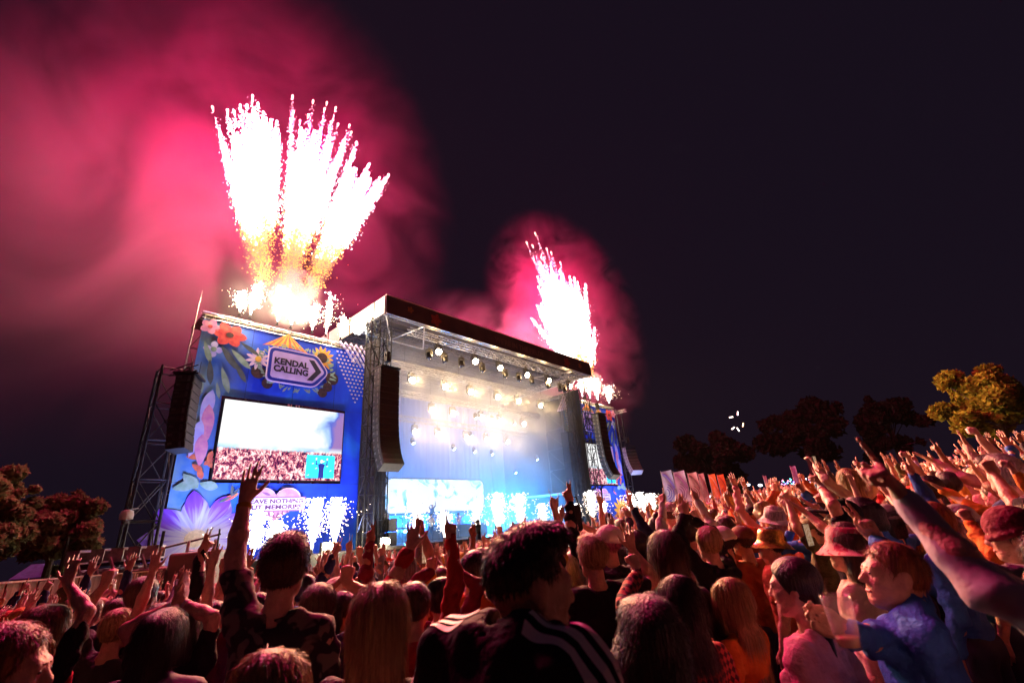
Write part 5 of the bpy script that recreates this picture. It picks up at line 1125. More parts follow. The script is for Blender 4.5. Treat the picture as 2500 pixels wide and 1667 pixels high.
# ---- crowd moulds
POSES = [('both arms thrown up with open hands', 'up_open', 'up_open'), ('one arm up pointing at the stage', 'down', 'up_point'), ('one open hand raised high', 'up_open', 'down'), ('one fist punched up', 'down', 'up_fist'),
         ('hands clapping overhead', 'clap', 'clap'), ('both arms reaching to the stage', 'fwd_open', 'fwd_open'), ('arms hanging down', 'down', 'down'), ('one arm stretched forward pointing', 'bent_fist', 'fwd_point'),
         ('two fingers raised in a V', 'up_peace', 'hip'), ('horns sign held up', 'down', 'up_horns'), ('one arm up and one bent', 'up_open', 'bent_up'), ('two fists raised', 'bent_fist', 'up_fist'),
         ('one hand at the mouth cheering', 'mouth', 'up_fist'), ('both arms spread out wide', 'out', 'out'), ('both hands pointing up', 'up_point', 'up_point'), ('one hand reaching forward and up', 'fwd_open', 'bent_up'),
         ('one arm bent up at the side', 'bent_up', 'hip'), ('arm raised, the other lowered to the hip', 'hip', 'up_open')]
STYLES = {'short': 'short', 'tuft': 'tousled', 'curly': 'curly', 'long': 'long straight', 'wavy': 'long wavy', 'ponytail': 'ponytailed', 'bun': 'knotted', 'bob': 'bobbed'}
HAIRM = {s: hair_mesh(s, .014, i, .8) for i, s in enumerate(list(STYLES)+['crop'])}
HATM = {k: hat_mesh(k) for k in ('cap', 'bucket', 'beanie')}
LEGS = npmesh('trousers', *legs_mesh(), True); SHOE = npmesh('shoe', *shoe_mesh(), True)
MOULD = {}
def mould(pi, sleeve, fem, h=.0138):
    key = (pi, sleeve, fem)
    if key not in MOULD:
        sd = pi*7+fem; r = random.Random(sd); spec = {'L': POSES[pi][1], 'R': POSES[pi][2], 'fem': fem, 'sleeve': sleeve, 'head': (r.uniform(-.35, .35), r.uniform(.0, .3), r.uniform(-.1, .1)), 'hood': sleeve == 'long' and not fem}
        bk = ('b', pi, fem)
        if bk not in MOULD: (V, Q), J = body_mesh(spec, h); MOULD[bk] = (npmesh('body', V, Q, True), J)
        me, J = MOULD[bk]; MOULD[key] = (me, npmesh('shirt', *top_mesh(spec, J, .023, sd), True), J)
    return MOULD[key]
def head_matrix(J): m = Matrix([list(r) for r in J['HR']]).to_4x4(); m.translation = Vector(J['HC']); return m
def add_person(loc, yaw, sc, body, shirt, J, sk, topm, hairme, hm, label, hat=None, hatm=None, group='people in the crowd', trousers=M_DENIM, hairname='hair'):
    t = empty('person', loc, yaw, label, 'person', group); t.scale = (sc, sc, sc)
    link('body', body, t, sk); link('shirt', shirt, t, topm); link('trousers', LEGS, t, trousers)
    for s in (-1, 1): o = link('shoe', SHOE, t, M_SHOE); o.location = (s*.105, -.01, 0)
    hmx = head_matrix(J)
    if hairme: o = link(hairname, hairme, t, hm); o.matrix_local = hmx
    if hat: o = link(hat if hat != 'bucket' else 'bucket_hat', HATM[hat], t, hatm); o.matrix_local = hmx
    return t
# ------------------------------------------------------------ heroes: the people close enough to be told apart
STAGE_AIM = S(UC-4, 26)
def face_to(p, q): d = Vector(q)-Vector(p); return math.atan2(-d.x, d.y)
TAKEN = []
M_EYE = mat('eye', (.10,.07,.06), .15, spec=.6); M_LIPS = mat('lip skin', (.42,.14,.12), .4)
EYE = {sx: npmesh('eye', *Field(.0035).ell((sx*.031,.0925,.003), (.0105,.0045,.0055), .001).mesh(), True) for sx in (-1, 1)}
BROW = {sx: npmesh('eyebrow', *Field(.004).cap((sx*.016,.0965,.022), (sx*.046,.0865,.025), .0045, .0035, .002).mesh(), True) for sx in (-1, 1)}
LIPS = npmesh('lips', *Field(.004).cap((-.018,.0885,-.0635), (.018,.0885,-.0635), .0065, .0065, .002).ell((0,.0915,-.064), (.014,.006,.0085), .004).mesh(), True)
def hero(label, top, d, yaw=None, L='down', R='down', head=(0,0,0), style='short', hc='brown', topc='black', topm=None, sleeve='short', fem=0, sk=0, hat=None, hatm=None, hood=False, collar=False, bulk=0.0, h=None, dense=4.0, aim=0.0, sclim=(.86, 1.08), hairh=None, group=None, neck=0.0):
    """top: photo pixel of the crown; d: distance. Arms: a name, or ((px,py,d), hand pose) for a hand seen in the photo."""
    h = min(max(.0044*d, .0085), .0122); hairh = max(.0095, h*1.25); dense = max(1.2, dense*min(1, 2.2/d)) if hc != 'hood' else .02
    P = at(top[0], top[1], d); g = gz(P.x, P.y); top_z = 1.785-neck; sc = (P.z-g)/(top_z+(.02 if hat else 0)); s2 = min(max(sc, sclim[0]), sclim[1])
    base = Vector((P.x, P.y, P.z-s2*top_z)); yw = (face_to(P, STAGE_AIM) if yaw is None else rad(yaw))+rad(aim)
    # the crown sits slightly ahead of the body axis, keep the base under the head
    Mi = Matrix.Rotation(-yw, 3, 'Z'); spec = {'head': head, 'fem': fem, 'sleeve': sleeve, 'hood': hood, 'collar': collar, 'bulk': bulk, 'neck': neck}
    for key, side in (('R', 1), ('L', -1)):
        a = R if key == 'R' else L
        if isinstance(a, tuple):
            (px, py, dd), hp = a[0], a[1]; q = Mi @ ((at(px, py, dd)-base)/s2); sh = shoulder(side, 1 if q.z > 1.6 else max(0, min(1, (q.z-1.42)/.4)))
            T = np.array(q)-sh; dirn = nrm(T); hd = np.array(a[2]) if len(a) > 2 and a[2] is not None else nrm(dirn*.6+np.array((0, .1, .8)))
            pn = np.array(a[3]) if len(a) > 3 else np.array((0, 1, 0)); hint = np.array(a[4]) if len(a) > 4 else np.array((side*.8, -.2, -.5))
            spec[key] = (T-nrm(hd)*.0, hint, hd, pn, hp)
        else: spec[key] = a
    (V, Q), J = body_mesh(spec, h); body = npmesh('body', V, Q, True); shirt = npmesh('shirt', *top_mesh(spec, J, min(max(.0085*d, .012), .023), zlib.crc32(label.encode()) % 97), True)
    hm = hair_mesh(style, hairh, zlib.crc32(label.encode()) % 89, dense) if style else None
    t = add_person(base, yw, s2, body, shirt, J, skin(sk), topm or cloth(topc), hm, hairm(hc) if style else None, label, hat, hatm, group or 'people close by in the crowd')
    TAKEN.append((P.x, P.y, .30)); hmx = head_matrix(J)
    for sx in (-1, 1):
        for nm, me, mm in (('eye', EYE[sx], M_EYE), ('eyebrow', BROW[sx], hairm(hc if hc != 'hood' else 'dark'))): o = link(nm, me, t, mm); o.matrix_local = hmx
    o = link('lips', LIPS, t, M_LIPS); o.matrix_local = hmx
    for key, a in (('R', R), ('L', L)):
        if isinstance(a, tuple) and sleeve != 'long' and len(label) % 2:
            el, wr = Vector(J[key][1]), Vector(J[key][2]); dv = (wr-el).normalized(); MB().lathe([(.0285,-.012),(.0335,-.010),(.0335,.010),(.0285,.012)], 18, wr-dv*.03, dv.to_track_quat('Z', 'Y').to_matrix()).build('wristband', cloth('mustard' if len(label) % 3 else 'white'), t)
    return t, J, s2
mfloral = pattern('dark floral shirt', (.018,.016,.022), (.16,.12,.11), 16, .56)
mplaid = pattern('red checked flannel', (.05,.012,.015), (.42,.06,.05), 9, .5, 'check'); mcow = pattern('pink spotted hat', (.75,.45,.40), (.60,.06,.12), 22, .55); mgold = mat('gold sequin hat', (.62,.40,.08), .3, .7, var=.5, vscale=40); mleop = pattern('black flecked top', (.02,.015,.02), (.55,.45,.4), 26, .6)
hero('man in dark floral shirt, one bare arm straight up with open hand', (700,1312), 2.6, L=((600,1182,2.95), 'open', (.08,.05,1), (0,1,0), (-1,0,-.2)), R='down', head=(.0,.02,.0), style='tuft', hc='brown', topm=mfloral, sleeve='short', collar=True, dense=7)
t, J, s2 = hero('man in black track jacket with three pale shoulder stripes, head turned to the slope', (1230,1298), 1.28, yaw=-35, neck=.10, L='down', R='down', head=(-.55,-.05,0), style='quiff', hc='dark', topc='black', sleeve='long', collar=True, sk=1, dense=8, bulk=.01)
# three sewn stripes along the shoulder and sleeve
from mathutils.bvhtree import BVHTree
sm = [c for c in t.children if c.name.startswith('shirt')][0].data; bvh = BVHTree.FromPolygons([v.co for v in sm.vertices], [tuple(p.vertices) for p in sm.polygons])
for side, key in ((-1, 'L'), (1, 'R')):
    sh, el = Vector(J[key][0]), Vector(J[key][1])
    for k in range(3):
        mb = MB(); vs = []; n = 22
        for i in range(n+1):
            f = i/n
            if f < .5: A = Vector((side*.085, -.02, 1.42)).lerp(sh-Vector((0, 0, .02)), f*2); out = Vector((side*.25*f*2, 0, 1))
            else: A = sh.lerp(sh.lerp(el, .75), f*2-1); out = Vector((side*(.25+1.2*(f*2-1)), 0, 1-.9*(f*2-1)))
            out.normalize(); A = A+Vector((0, -.015+(k-1)*.030, 0))
            for s_ in (-1, 1):
                o_ = A+Vector((0, s_*.008, 0)); hit = bvh.ray_cast(o_+out*.35, -out)[0]; vs.append(tuple((hit or o_+out*.08)+out*.004))
        mb.add(vs, [(2*i, 2*i+2, 2*i+3, 2*i+1) for i in range(n)]).build('sleeve_stripe', mat('pale stripe', (.8,.72,.7), .6), t)
hero('woman from behind with very long straight blond hair', (928,1432), 2.0, style='long', hc='blond', topc='charcoal', sleeve='long', fem=1, dense=9)
hero('person with brown tousled hair and navy top next to floral shirt', (778,1428), 3.0, style='short', hc='brown', topc='navy', dense=6, L='down', R=((845,1418,3.1), 'fist'))
hero('blond head seen from above at the foot of the floral shirt', (655,1622), 1.5, style='wavy', hc='blond', topc='grey', fem=1, dense=8, sclim=(.80,1.0))
hero('person in red hoodie with both arms up and finger pointing', (1012,1425), 2.9, style='short', hc='brown', topc='red', sleeve='long', hood=True, L=((1004,1335,2.9), 'open'), R=((1102,1318,2.95), 'point', (0,.05,1), (-.5,.8,0)))
hero('person in red jacket beside the long blond hair, one fist up', (1075,1420), 3.6, style='curly', hc='dark', topc='burgundy', sleeve='long', R=((1100,1385,3.6), 'fist'), L=((1052,1395,3.6), 'peace'))
hero('person in black puffer coat, back turned, close behind the crowd', (1580,1500), 1.45, yaw=10, style='curly', hc='dark', topm=mat('black puffer', (.012,.012,.016), .5, bump=.6, bscale=12), sleeve='long', hood=True, bulk=.05, sclim=(.78,1.0))
hero('man in bright blue jacket, side face lit, holding a plastic cup', (2145,1322), 2.25, yaw=68, head=(.15,.22,0), style='crop', hc='ginger', topc='blue', sleeve='long', collar=True, R=((2062,1545,1.88), 'hold', (.3,.9,.25), (-.8,-.2,.5)), L=((2090,1215,2.8), 'peace', (.05,.3,1), (-.6,.7,0)), sk=0, dense=5, sclim=(.80,1.05))
hero('person in grey-purple jacket, huge pointing arm raised from the slope', (2615,1290), 1.62, yaw=55, style='short', hc='dark', topc='charcoal', topm=mat('grey purple jacket', (.42,.38,.46), .6, var=.25, vscale=4, bump=.5, bscale=14), sleeve='long', R='down', L=((2205,1215,1.62), 'point', (-.2,.29,.95), (0,1,0), (-.3,-.2,-1)), hood=True, bulk=-.006, sclim=(.8,1.1))
hero('person in brown beanie and grey coat reaching to the stage', (2455,1248), 3.3, yaw=50, style='short', hc='brown', topc='grey', sleeve='long', L=((2290,1300,3.1), 'open'), hat='beanie', hatm=cloth('burgundy'), bulk=.02, sclim=(.8,1.1))
hero('woman with dark braids in a dusty pink shirt, side face', (1928,1362), 2.45, yaw=38, head=(.3,.02,0), style='braid', hc='dark', topc='pink', sleeve='long', fem=1, collar=True, dense=4, sclim=(.8,1.05))
hero('person in pink spotted bucket hat beside the blue jacket', (2052,1284), 3.2, yaw=40, style='bob', hc='brown', topc='cream', sleeve='long', hat='bucket', hatm=mcow, head=(.1,.1,0))
hero('person in gold bucket hat with side face to the stage', (1872,1290), 4.4, yaw=45, style='short', hc='dark', topc='rust', hat='bucket', hatm=mgold, head=(.25,.12,0), sk=0)
hero('man in black cap, face turned up to the stage', (2040,1222), 4.2, yaw=55, head=(.1,.2,0), style='crop', hc='dark', topc='black', hat='cap', hatm=cloth('black'), L=((2005,1190,4.2), 'point'))
hero('man in brown cap near the white headband', (1808,1286), 4.8, yaw=40, style='short', hc='brown', topc='rust', hat='cap', hatm=mat('brown cap', (.22,.09,.05), .8), sk=1)
hero('person with a white headband and bare raised arm', (1762,1292), 4.7, yaw=35, style='crop', hc='dark', topc='rust', sleeve='none', L=((1700,1262,4.9), 'point'), hat='beanie', hatm=cloth('white'))
hero('person in black cap worn backwards among red jackets', (1345,1345), 3.6, style='short', hc='dark', topc='burgundy', hat='cap', hatm=cloth('black'), yaw=150 if False else 12, sk=0, head=(.5,0,0))
hero('man with pale blond quiff in a dark top', (1442,1312), 3.4, yaw=15, style='tuft', hc='blond', topc='black', sleeve='short', R='bent_up', head=(.2,.05,0), dense=6)
hero('person with long two-tone hair seen from behind in dark coat', (1620,1300), 3.1, yaw=20, style='long', hc='brown', topc='black', sleeve='long', fem=1, dense=6)
hero('person in red checked flannel below the long two-tone hair', (1655,1420), 2.5, yaw=30, style='wavy', hc='dark', topm=mplaid, sleeve='long', fem=1, dense=5, L=((1555,1390,2.6), 'fist'), sclim=(.8,1.05))
hero('person with blond curls below the dark braids', (1782,1420), 3.1, yaw=35, style='wavy', hc='blond', topc='orange', fem=1, dense=6, sclim=(.78,1.05), R='cup')
hero('person in a flecked black top with both arms forward', (2110,1230), 4.5, yaw=45, style='curly', hc='dark', topm=mleop, sleeve='short', fem=1, L='fwd_open', R='fwd_open')
hero('man with pale side face and tousled ginger hair in navy top', (25,1530), 2.2, yaw=-38, head=(-.5,0,0), style='short', hc='ginger', topc='navy', sleeve='long', dense=6, sclim=(.8,1.05))
hero('person in black sweater with a long arm up in a V sign', (352,1412), 4.9, style='short', hc='brown', topc='black', sleeve='long', R=((492,1352,4.9), 'peace', (.3,.1,1), (0,1,0)), dense=5)
hero('person in dark purple hooded coat, back turned', (395,1500), 3.2, yaw=15, style='wavy', hc='dark', topm=mat('dark purple coat', (.05,.03,.09), .7, var=.3, vscale=5, bump=.5, bscale=14), sleeve='long', hood=True, bulk=.02, sclim=(.8,1.05))
hero('person in black with a bracelet wrist, open hand over hoarding', (112,1490), 4.0, style='wavy', hc='ginger', topc='black', R=((165,1425,4.1), 'open'), fem=1, dense=5)
hero('person with one wrist raised before the hoarding, fist half closed', (290,1490), 4.6, style='short', hc='blond', topc='charcoal', sleeve='short', L=((255,1428,4.6), 'fist'))
hero('person with hands clasped overhead in black short sleeves', (455,1490), 3.7, style='bob', hc='dark', topc='black', L=((432,1470,3.7), 'clap', (.1,.1,1), (1,0,0)), R=((446,1470,3.7), 'clap', (-.1,.1,1), (-1,0,0)))
hero('person in pink top carried above the crowd, arms forward', (2405,1112), 7.0, yaw=50, style='short', hc='dark', topc='pink', sleeve='long', R='fwd_open', L='fwd_open', sclim=(.9,1.35))
hero('woman raised above the crowd with long hair, holding a phone out', (2068,1150), 7.0, yaw=42, style='wavy', hc='blond', topc='cream', sleeve='long', fem=1, L=((1992,1135,7.0), 'hold'), R=((2100,1145,7.0), 'point'), sclim=(.9,1.3))
hero('man with shaved sides in a black top before the far tower', (1480,1252), 8.5, style='short', hc='dark', topc='navy')
hero('bare-shouldered person with both hands on their head near the far tower', (1515,1268), 7.2, style='short', hc='brown', topc='orange', sleeve='none', L='up_open', R='up_open')
hero('person holding a black bag up against the stage', (1392,1290), 6.4, style='ponytail', hc='brown', topc='rust', fem=1, L=((1372,1262,6.4), 'open'), R=((1410,1275,6.4), 'fist'))
hero('person in pale cap and pink top before the flags', (1632,1228), 7.0, yaw=20, style='short', hc='brown', topc='pink', hat='cap', hatm=cloth('white'), R='fwd_open')
hero('man in white tee beside the pale cap', (1665,1236), 6.6, yaw=20, style='short', hc='dark', topc='white', R='bent_up')
hero('person with black top and arm stretched sideways before the far tower', (1600,1262), 5.6, yaw=15, style='bun', hc='dark', topc='black', sleeve='long', L=((1535,1262,5.9), 'relax'))
hero('man in dark camouflage cap raising one fist on the slope', (1985,1262), 5.2, yaw=45, style='crop', hc='brown', topc='olive', hat='cap', hatm=cloth('olive'), L='up_fist')
hero('person in grey beanie under the pointing arm', (2330,1240), 4.6, yaw=50, style='short', hc='brown', topc='teal', hat='beanie', hatm=cloth('grey'), head=(.1,.1,0))
hero('person in orange jacket near the slope edge, arm forward', (2440,1180), 5.6, yaw=50, style='curly', hc='ginger', topc='orange', sleeve='long', L='fwd_open')

# held things
def phone(px, py, d, yaw, label, tilt=.2):
    t = empty('phone', at(px, py, d), rad(yaw), label, 'phone', 'phones held up in the crowd')
    MB().box(-.038,-.004,-.078,.038,.004,.078).build('case', M_BLACK, t, bevel=.003); MB().box(-.034,-.0065,-.072,.034,-.0045,.072).build('screen', mat('lit phone screen', (.3,.4,.6), .2, emit=(.5,.36,.2), estr=.5, var=.8, vscale=60), t)
    MB().lathe([(.007,0),(.007,.003)], 8, (-.02,.004,.055), Matrix.Rotation(rad(-90),3,'X')).build('camera_lens', M_LENSOFF, t)
phone(1972, 1305, 4.2, 30, 'phone with lit screen held beside the gold bucket hat'); phone(1990, 1128, 6.95, 35, 'pale phone held out by the woman raised above the crowd'); phone(1040, 1352, 4.6, 5, 'phone with purple screen among hands before the stage')
t = empty('plastic_cup', at(2056, 1515, 1.86), 0, 'clear plastic cup in the hand of the blue jacket man', 'cup'); mcup = mat('clear cup plastic', (.8,.78,.8), .12, spec=.8); mcup.node_tree.nodes['Principled BSDF'].inputs['Alpha'].default_value = .15
cu = MB(); n = 24
prof = [(.030,-.07),(.036,-.02),(.040,.04),(.043,.07),(.0415,.07),(.0385,.04),(.0345,-.02),(.0285,-.066)]
MB().lathe(prof, 24).build('cup_wall', mcup, t, True); MB().lathe([(.0275,-.064),(.030,-.045),(.0305,-.04)], 24).build('drink', mat('pale drink', (.6,.4,.2), .1), t, True)
t = empty('shoulder_bag', at(1403, 1262, 6.3), .2, 'black bag held high against the bright stage', 'bag'); MB().box(-.09,-.04,-.17,.09,.04,.15).build('pouch', cloth('black'), t, bevel=.03); MB().path([(-.07,0,.14),(-.05,0,.24),(.05,0,.24),(.07,0,.14)], .008).build('strap', cloth('black'), t)

# ------------------------------------------------------------ people on stage and in the pit
def performer(label, u, v, z, yaw, L, R, topc, style='short', hc='dark', sleeve='short', fem=0, hat=None, sk=1, sc=1.0, head=(0,0,0)):
    spec = {'L': L, 'R': R, 'fem': fem, 'sleeve': sleeve, 'head': head}; (V, Q), J = body_mesh(spec, .0145); shirt = npmesh('shirt', *top_mesh(spec, J, .024, 5), True)
    add_person(S(u, v, z), PHI+rad(yaw), sc, npmesh('body', V, Q, True), shirt, J, skin(sk), cloth(topc), HAIRM[style], hairm(hc), label, hat, cloth('black') if hat else None, 'people on the stage')
performer('singer in white shirt with one arm high beside a tall spark fountain', 26.0, 26.0, DECK+.02, 180, 'up_open', 'mouth', 'white', 'curly')
performer('keyboard player in pale shirt and cap at the keyboard stand', 21.6, 28.2, DECK+.02, 150, 'cup', 'cup', 'cream', 'short', hat='cap')
performer('drummer in dark top above the riser with one stick up', 24.2, 31.4, DECK+.9, 180, 'up_fist', 'bent_fist', 'navy')
performer('musician in dark top before the LED wall with arms bent', 22.6, 31.2, DECK+1.0, 180, 'bent_fist', 'cup', 'charcoal')
performer('guitarist in blue shirt behind the spark fountains', 23.6, 29.5, DECK+.02, 170, 'hip', 'cup', 'teal', 'wavy')
performer('curly-haired musician in lilac by the tall spark fountain', 24.9, 29.0, DECK+.02, 185, 'out', 'cup', 'lilac', 'curly')
performer('camera operator in black and cap at the near end of the stage', 15.9, 26.4, DECK+.02, -60, 'cup', 'fwd_open', 'black', 'short', sleeve='long', hat='cap')
performer('camera operator in black in the pit before the stage', 20.6, 22.2, .9, 0, 'phone', 'phone', 'black', 'wavy', sleeve='long', head=(0,-.1,0))
def tv_camera(u, v, z, yaw, label):
    t = empty('tv_camera', S(u, v, z), PHI+rad(yaw), label, 'camera', 'tripod cameras'); 
    for a in (90, 210, 330): MB().tube((0,0,1.15), (.42*math.cos(rad(a)), .42*math.sin(rad(a)), 0), .02).build('tripod_leg', M_BLACK, t)
    MB().box(-.12,-.3,1.2,.12,.25,1.5).build('camera_body', M_BLACK, t, bevel=.02); MB().lathe([(.08,0),(.09,.25),(.12,.3)], 12, (0,.25,1.35), Matrix.Rotation(rad(-90),3,'X')).build('lens_hood', M_BLACK, t); MB().box(-.2,-.35,1.45,.2,.1,1.85).build('rain_cover', mat('grey rain cover', (.2,.2,.22), .6, bump=.6, bscale=6), t, bevel=.08); MB().tube((0,-.3,1.3), (.25,-.75,1.1), .018).build('pan_handle', M_BLACK, t)
tv_camera(16.8, 26.4, DECK+.02, -80, 'tripod television camera under a grey cover on the stage'); tv_camera(20.9, 22.8, .3, 0, 'tripod television camera in the pit before the stage')
def keyboard(u, v, z, label):
    t = empty('keyboard', S(u, v, z), PHI, label, 'keyboard', 'keyboards on stage'); MB().box(-.65,-.18,.9,.65,.18,1.0).build('case', M_BLACK, t, bevel=.01); MB().box(-.6,-.16,1.003,.6,.0,1.012).build('keys', mat('ivory keys', (.8,.8,.78), .4), t)
    for x in (-.5, .5): MB().tube((x,-.25,0), (-x,.2,.9), .02).build('stand_leg', M_STEEL, t)
keyboard(22.2, 27.7, DECK+.02, 'black keyboard on a crossed stand before the cap-wearing player'); keyboard(19.4, 29.0, DECK+.02, 'second keyboard on a crossed stand near the riser rail')
for k, (u, v) in enumerate(((18.4, 27.0), (18.5, 29.2), (27.6, 26.6))):
    t = empty('microphone_stand', S(u, v, DECK+.02), 0, ('microphone stand near the cyan lamps', 'microphone stand behind a spark fountain', 'microphone stand beside the singer')[k], 'microphone stand'); MB().lathe([(.14,0),(.14,.02),(.02,.03)], 12).build('base_plate', M_BLACK, t); MB().tube((0,0,.02), (0,0,1.5), .012).build('pole', M_BLACK, t); MB().tube((0,0,1.5), (-.2,-.15,1.62), .02, 8, .03).build('microphone', M_STEEL, t)
for u, v, lab in ((17.2, 27.6, 'black stack of two monitor speakers at the near end of the stage'), (16.6, 25.6, 'low stage monitor beside the camera operator')):
    t = empty('stage_monitor', S(u, v, DECK+.02), PHI, lab, 'loudspeaker'); MB().box(-.3,-.25,0,.3,.25,.75).build('cabinet', M_BLACK, t, bevel=.02); MB().box(-.3,-.25,.77,.3,.25,1.5).build('upper_cabinet', M_BLACK, t, bevel=.02); MB().lathe([(.16,0),(.15,.02),(.04,.03)], 16, (0,-.255,.38), Matrix.Rotation(rad(90),3,'X')).build('speaker_cone', M_GRILLE, t)
t = empty('drum_kit', S(24.2, 30.6, DECK+1.02), PHI, 'dark drum kit on the riser under the LED wall', 'drum kit'); R90 = Matrix.Rotation(rad(90),3,'X'); md = mat('drum shell', (.12,.12,.2), .3)
MB().lathe([(.28,-.2),(.3,-.19),(.3,.19),(.28,.2)], 20, (0,-.2,.3), R90).build('bass_drum', md, t)
for x, z in ((-.35,.65), (.3,.65), (.65,.45)): MB().lathe([(.16,-.12),(.17,-.11),(.17,.11),(.16,.12)], 16, (x,.0,z)).build('tom_drum', md, t)
for x in (-.8, .85): MB().lathe([(.02,.02),(.25,0),(.25,-.005),(.02,.01)], 18, (x,-.1,1.1)).build('cymbal', mat('brass cymbal', (.6,.45,.15), .25, .9), t); MB().tube((x,-.1,0), (x,-.1,1.1), .012).build('cymbal_stand', M_STEEL, t)

# ------------------------------------------------------------ the rest of the crowd
def crowd_spots():
    r = random.Random(21); pts = []; cell = {}
    def ok(x, y, md):
        for i in range(int(x//1)-1, int(x//1)+2):
            for j in range(int(y//1)-1, int(y//1)+2):
                for (a, b) in cell.get((i, j), ()):
                    if (a-x)**2+(b-y)**2 < md*md: return False
        return True
    for x, y, q in TAKEN: cell.setdefault((int(x//1), int(y//1)), []).append((x, y))
    for it in range(60000):
        d = 4.0+56*r.random()**1.25; az = rad(r.uniform(-52, 56)); x, y = d*math.sin(az), d*math.cos(az); v = -x*math.cos(AZ)+y*math.sin(AZ)
        u = x*math.sin(AZ)+y*math.cos(AZ)
        if v > 20.2 and u < 49: continue
        if v > 26: continue
        # hoarding line
        if x < -11.05-.142*(y-7.6)+.45: continue
        if d < 4.6 and r.random() < .2: continue
        md = .47 if d < 14 else (.6 if d < 28 else .85)
        if not ok(x, y, md): continue
        cell.setdefault((int(x//1), int(y//1)), []).append((x, y)); pts.append((d, x, y))
    pts.sort(); return pts
SPOTS = crowd_spots(); NEAR = 262
combos = set(); r = random.Random(5)
tops = list(TOPC); hcs = ['blond', 'brown', 'dark', 'brown', 'dark', 'ginger', 'dark', 'blond', 'pink', 'grey']
def where(x, y, d):
    u, v = x*UV.x+y*UV.y, x*VV.x+y*VV.y
    if v > 15: return 'by the stage barrier'
    if x < -6: return 'towards the hoarding'
    if x > 6: return 'up on the slope'
    return 'in mid field'
POOL = [(p, s, f) for p in range(len(POSES)) for s, f in ((('short', 0), ('long', 1)) if p % 2 else (('long', 0), ('short', 1)))]
for d, x, y in SPOTS[:NEAR]:
    for tries in range(60):
        p, sl, f = r.choice(POOL); st = r.choice(['long', 'wavy', 'ponytail', 'bun', 'bob'] if f else ['short', 'short', 'tuft', 'curly']); c = r.choice(hcs); tp = r.choice(tops); hat = r.choice([None]*7+['cap', 'bucket', 'beanie'])
        low = -11 < math.degrees(math.atan2(x, y))+8 < 16 or (math.degrees(math.atan2(x, y)) < -25) or (9 < math.degrees(math.atan2(x, y)) < 28 and d < 18)
        if p in (6, 16) and not low and r.random() < .6: continue
        if low and p not in (6, 16, 15, 8) and r.random() < .72: continue
        key = (p, tp, st if not hat else hat, c)
        if key not in combos: combos.add(key); break
    hc_ = r.choice(['black', 'white', 'red', 'mustard', 'grey']) if hat else None
    garment = {'short': 'tee', 'long': 'hoodie' if not f else 'jumper'}[sl]
    look = f"{c} {STYLES[st]} hair" if not hat else f"{hc_} {hat.replace('bucket', 'bucket hat')}"
    lab = f"person in {tp} {garment}, {look}, {POSES[p][0]}"
    if len(lab.split()) <= 12: lab += ' ' + where(x, y, d) if len((lab+' '+where(x, y, d)).split()) <= 16 else ''
    body, shirt, J = mould(p, sl, f)
    yaw = face_to((x, y, 0), STAGE_AIM)+r.uniform(-.35, .35); sc = r.uniform(.93, 1.03)*(.95 if f else 1)
    add_person((x, y, gz(x, y)), yaw, sc, body, shirt, J, skin(r.choice([0,0,1,2,2,3,4])), cloth(tp), HAIRM[st if not hat else ('bob' if f else 'crop')], hairm(c), lab, hat, cloth(hc_) if hat else None)
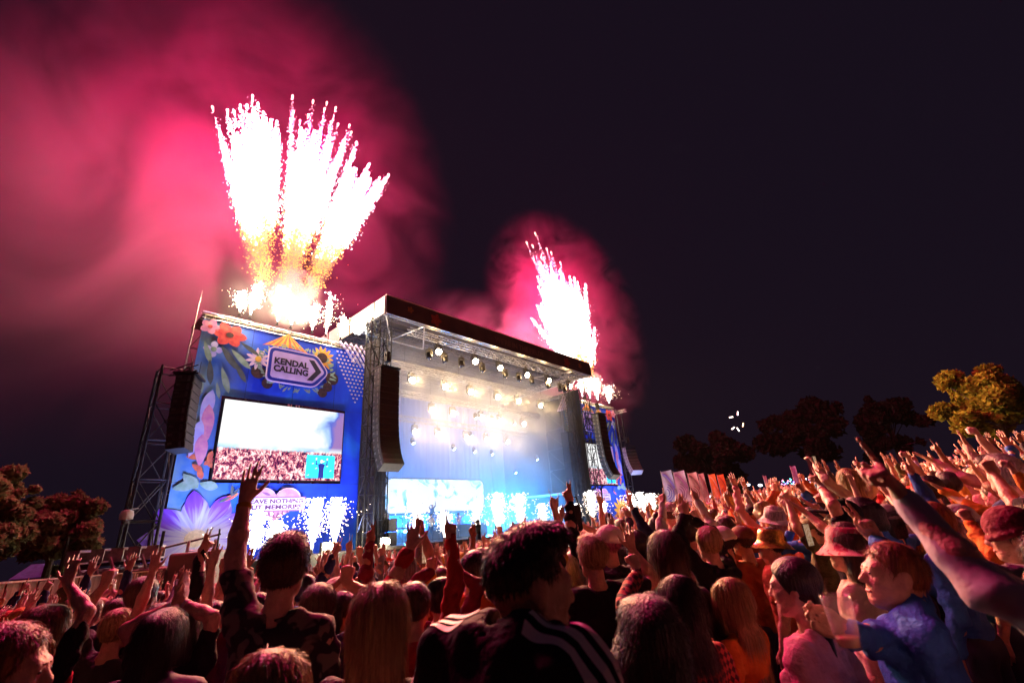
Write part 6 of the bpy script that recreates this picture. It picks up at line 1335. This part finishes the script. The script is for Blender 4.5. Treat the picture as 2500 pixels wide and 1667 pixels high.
# everyone farther off: one mass, instanced on points
def far_crowd():
    far = SPOTS[NEAR:]
    proto = bpy.data.collections.new('crowd moulds')
    def rmat(name, cols, rough=.8):
        m, nt, out = nodes_mat(name); oi = N(nt, 'ObjectInfo'); c = ramp(nt, oi.outputs['Random'], [(i/len(cols), q) for i, q in enumerate(cols)], 'CONSTANT'); p = N(nt, 'BsdfPrincipled', i_Roughness=rough); nt.links.new(c, p.inputs['Base Color']); nt.links.new(p.outputs[0], out.inputs[0]); return m
    ms = rmat('crowd skin', [(.62,.36,.26),(.55,.3,.2),(.68,.42,.32),(.35,.18,.11)], .5); mt_ = rmat('crowd tops', [TOPC[q] for q in ('black','rust','white','navy','red','pink','grey','mustard','charcoal','cream','teal','burgundy')]); mh = rmat('crowd hair', [HAIRC[q][0] for q in ('brown','dark','blond','dark','ginger','brown')], .5)
    k = 0
    for p in (0, 1, 2, 4, 5, 6, 7, 9, 10, 13, 15):
        for sl, f in ((('short', 0), ('long', 1)) if p % 2 else (('long', 0), ('short', 1))):
            body, shirt, J = mould(p, sl, f); hm = HAIRM['long' if f else 'short']; mx = head_matrix(J)
            V, Fc, mi, n0 = [], [], [], 0
            for i, (me, mat_) in enumerate(((body, None), (shirt, None), (LEGS, None), (hm, mx))):
                co = np.empty(len(me.vertices)*3, np.float32); me.vertices.foreach_get('co', co); co = co.reshape(-1, 3)
                if mat_: A = np.array(mat_); co = co@A[:3, :3].T+A[:3, 3]
                V.append(co); q = [tuple(j+n0 for j in pl.vertices) for pl in me.polygons]; Fc += q; mi += [i]*len(q); n0 += len(co)
            me = bpy.data.meshes.new('crowd figure'); me.from_pydata(np.concatenate(V).tolist(), [], Fc)
            for mm in (ms, mt_, M_DENIM, mh): me.materials.append(mm)
            me.polygons.foreach_set('material_index', mi); me.polygons.foreach_set('use_smooth', [True]*len(mi)); me.update()
            o = bpy.data.objects.new('crowd_figure_%02d' % k, me); proto.objects.link(o); k += 1
            break
    me = bpy.data.meshes.new('crowd points'); me.from_pydata([(x, y, gz(x, y)) for d, x, y in far], [], [])
    for nm, ty in (('idx', 'INT'), ('rot', 'FLOAT_VECTOR'), ('scl', 'FLOAT')): me.attributes.new(nm, ty, 'POINT')
    me.attributes['idx'].data.foreach_set('value', [r.randrange(k) for _ in far])
    me.attributes['rot'].data.foreach_set('vector', [q for d, x, y in far for q in (0.0, 0.0, face_to((x, y, 0), STAGE_AIM)+r.uniform(-.4, .4))])
    me.attributes['scl'].data.foreach_set('value', [r.uniform(.9, 1.03) for _ in far])
    o = bpy.data.objects.new('crowd', me); COL.objects.link(o); tag(o, 'packed mass of festival goers far off before the stage and up the slope', 'crowd', None, 'stuff')
    ng = bpy.data.node_groups.new('crowd', 'GeometryNodeTree'); ng.interface.new_socket('Geometry', in_out='INPUT', socket_type='NodeSocketGeometry'); ng.interface.new_socket('Geometry', in_out='OUTPUT', socket_type='NodeSocketGeometry')
    gi = ng.nodes.new('NodeGroupInput'); go = ng.nodes.new('NodeGroupOutput'); ip = ng.nodes.new('GeometryNodeInstanceOnPoints'); ci = ng.nodes.new('GeometryNodeCollectionInfo')
    ci.inputs['Collection'].default_value = proto; ci.inputs['Separate Children'].default_value = True; ci.inputs['Reset Children'].default_value = True; ip.inputs['Pick Instance'].default_value = True
    def attr(nm, ty): n = ng.nodes.new('GeometryNodeInputNamedAttribute'); n.data_type = ty; n.inputs['Name'].default_value = nm; return n.outputs[0]
    L = ng.links.new; L(gi.outputs[0], ip.inputs['Points']); L(ci.outputs[0], ip.inputs['Instance']); L(attr('idx', 'INT'), ip.inputs['Instance Index'])
    e2r = ng.nodes.new('FunctionNodeEulerToRotation'); L(attr('rot', 'FLOAT_VECTOR'), e2r.inputs[0]); L(e2r.outputs[0], ip.inputs['Rotation']); L(attr('scl', 'FLOAT'), ip.inputs['Scale']); L(ip.outputs[0], go.inputs[0])
    md = o.modifiers.new('crowd', 'NODES'); md.node_group = ng
far_crowd()
print('SPOTS', len(SPOTS), 'near limit', SPOTS[NEAR-1][0])
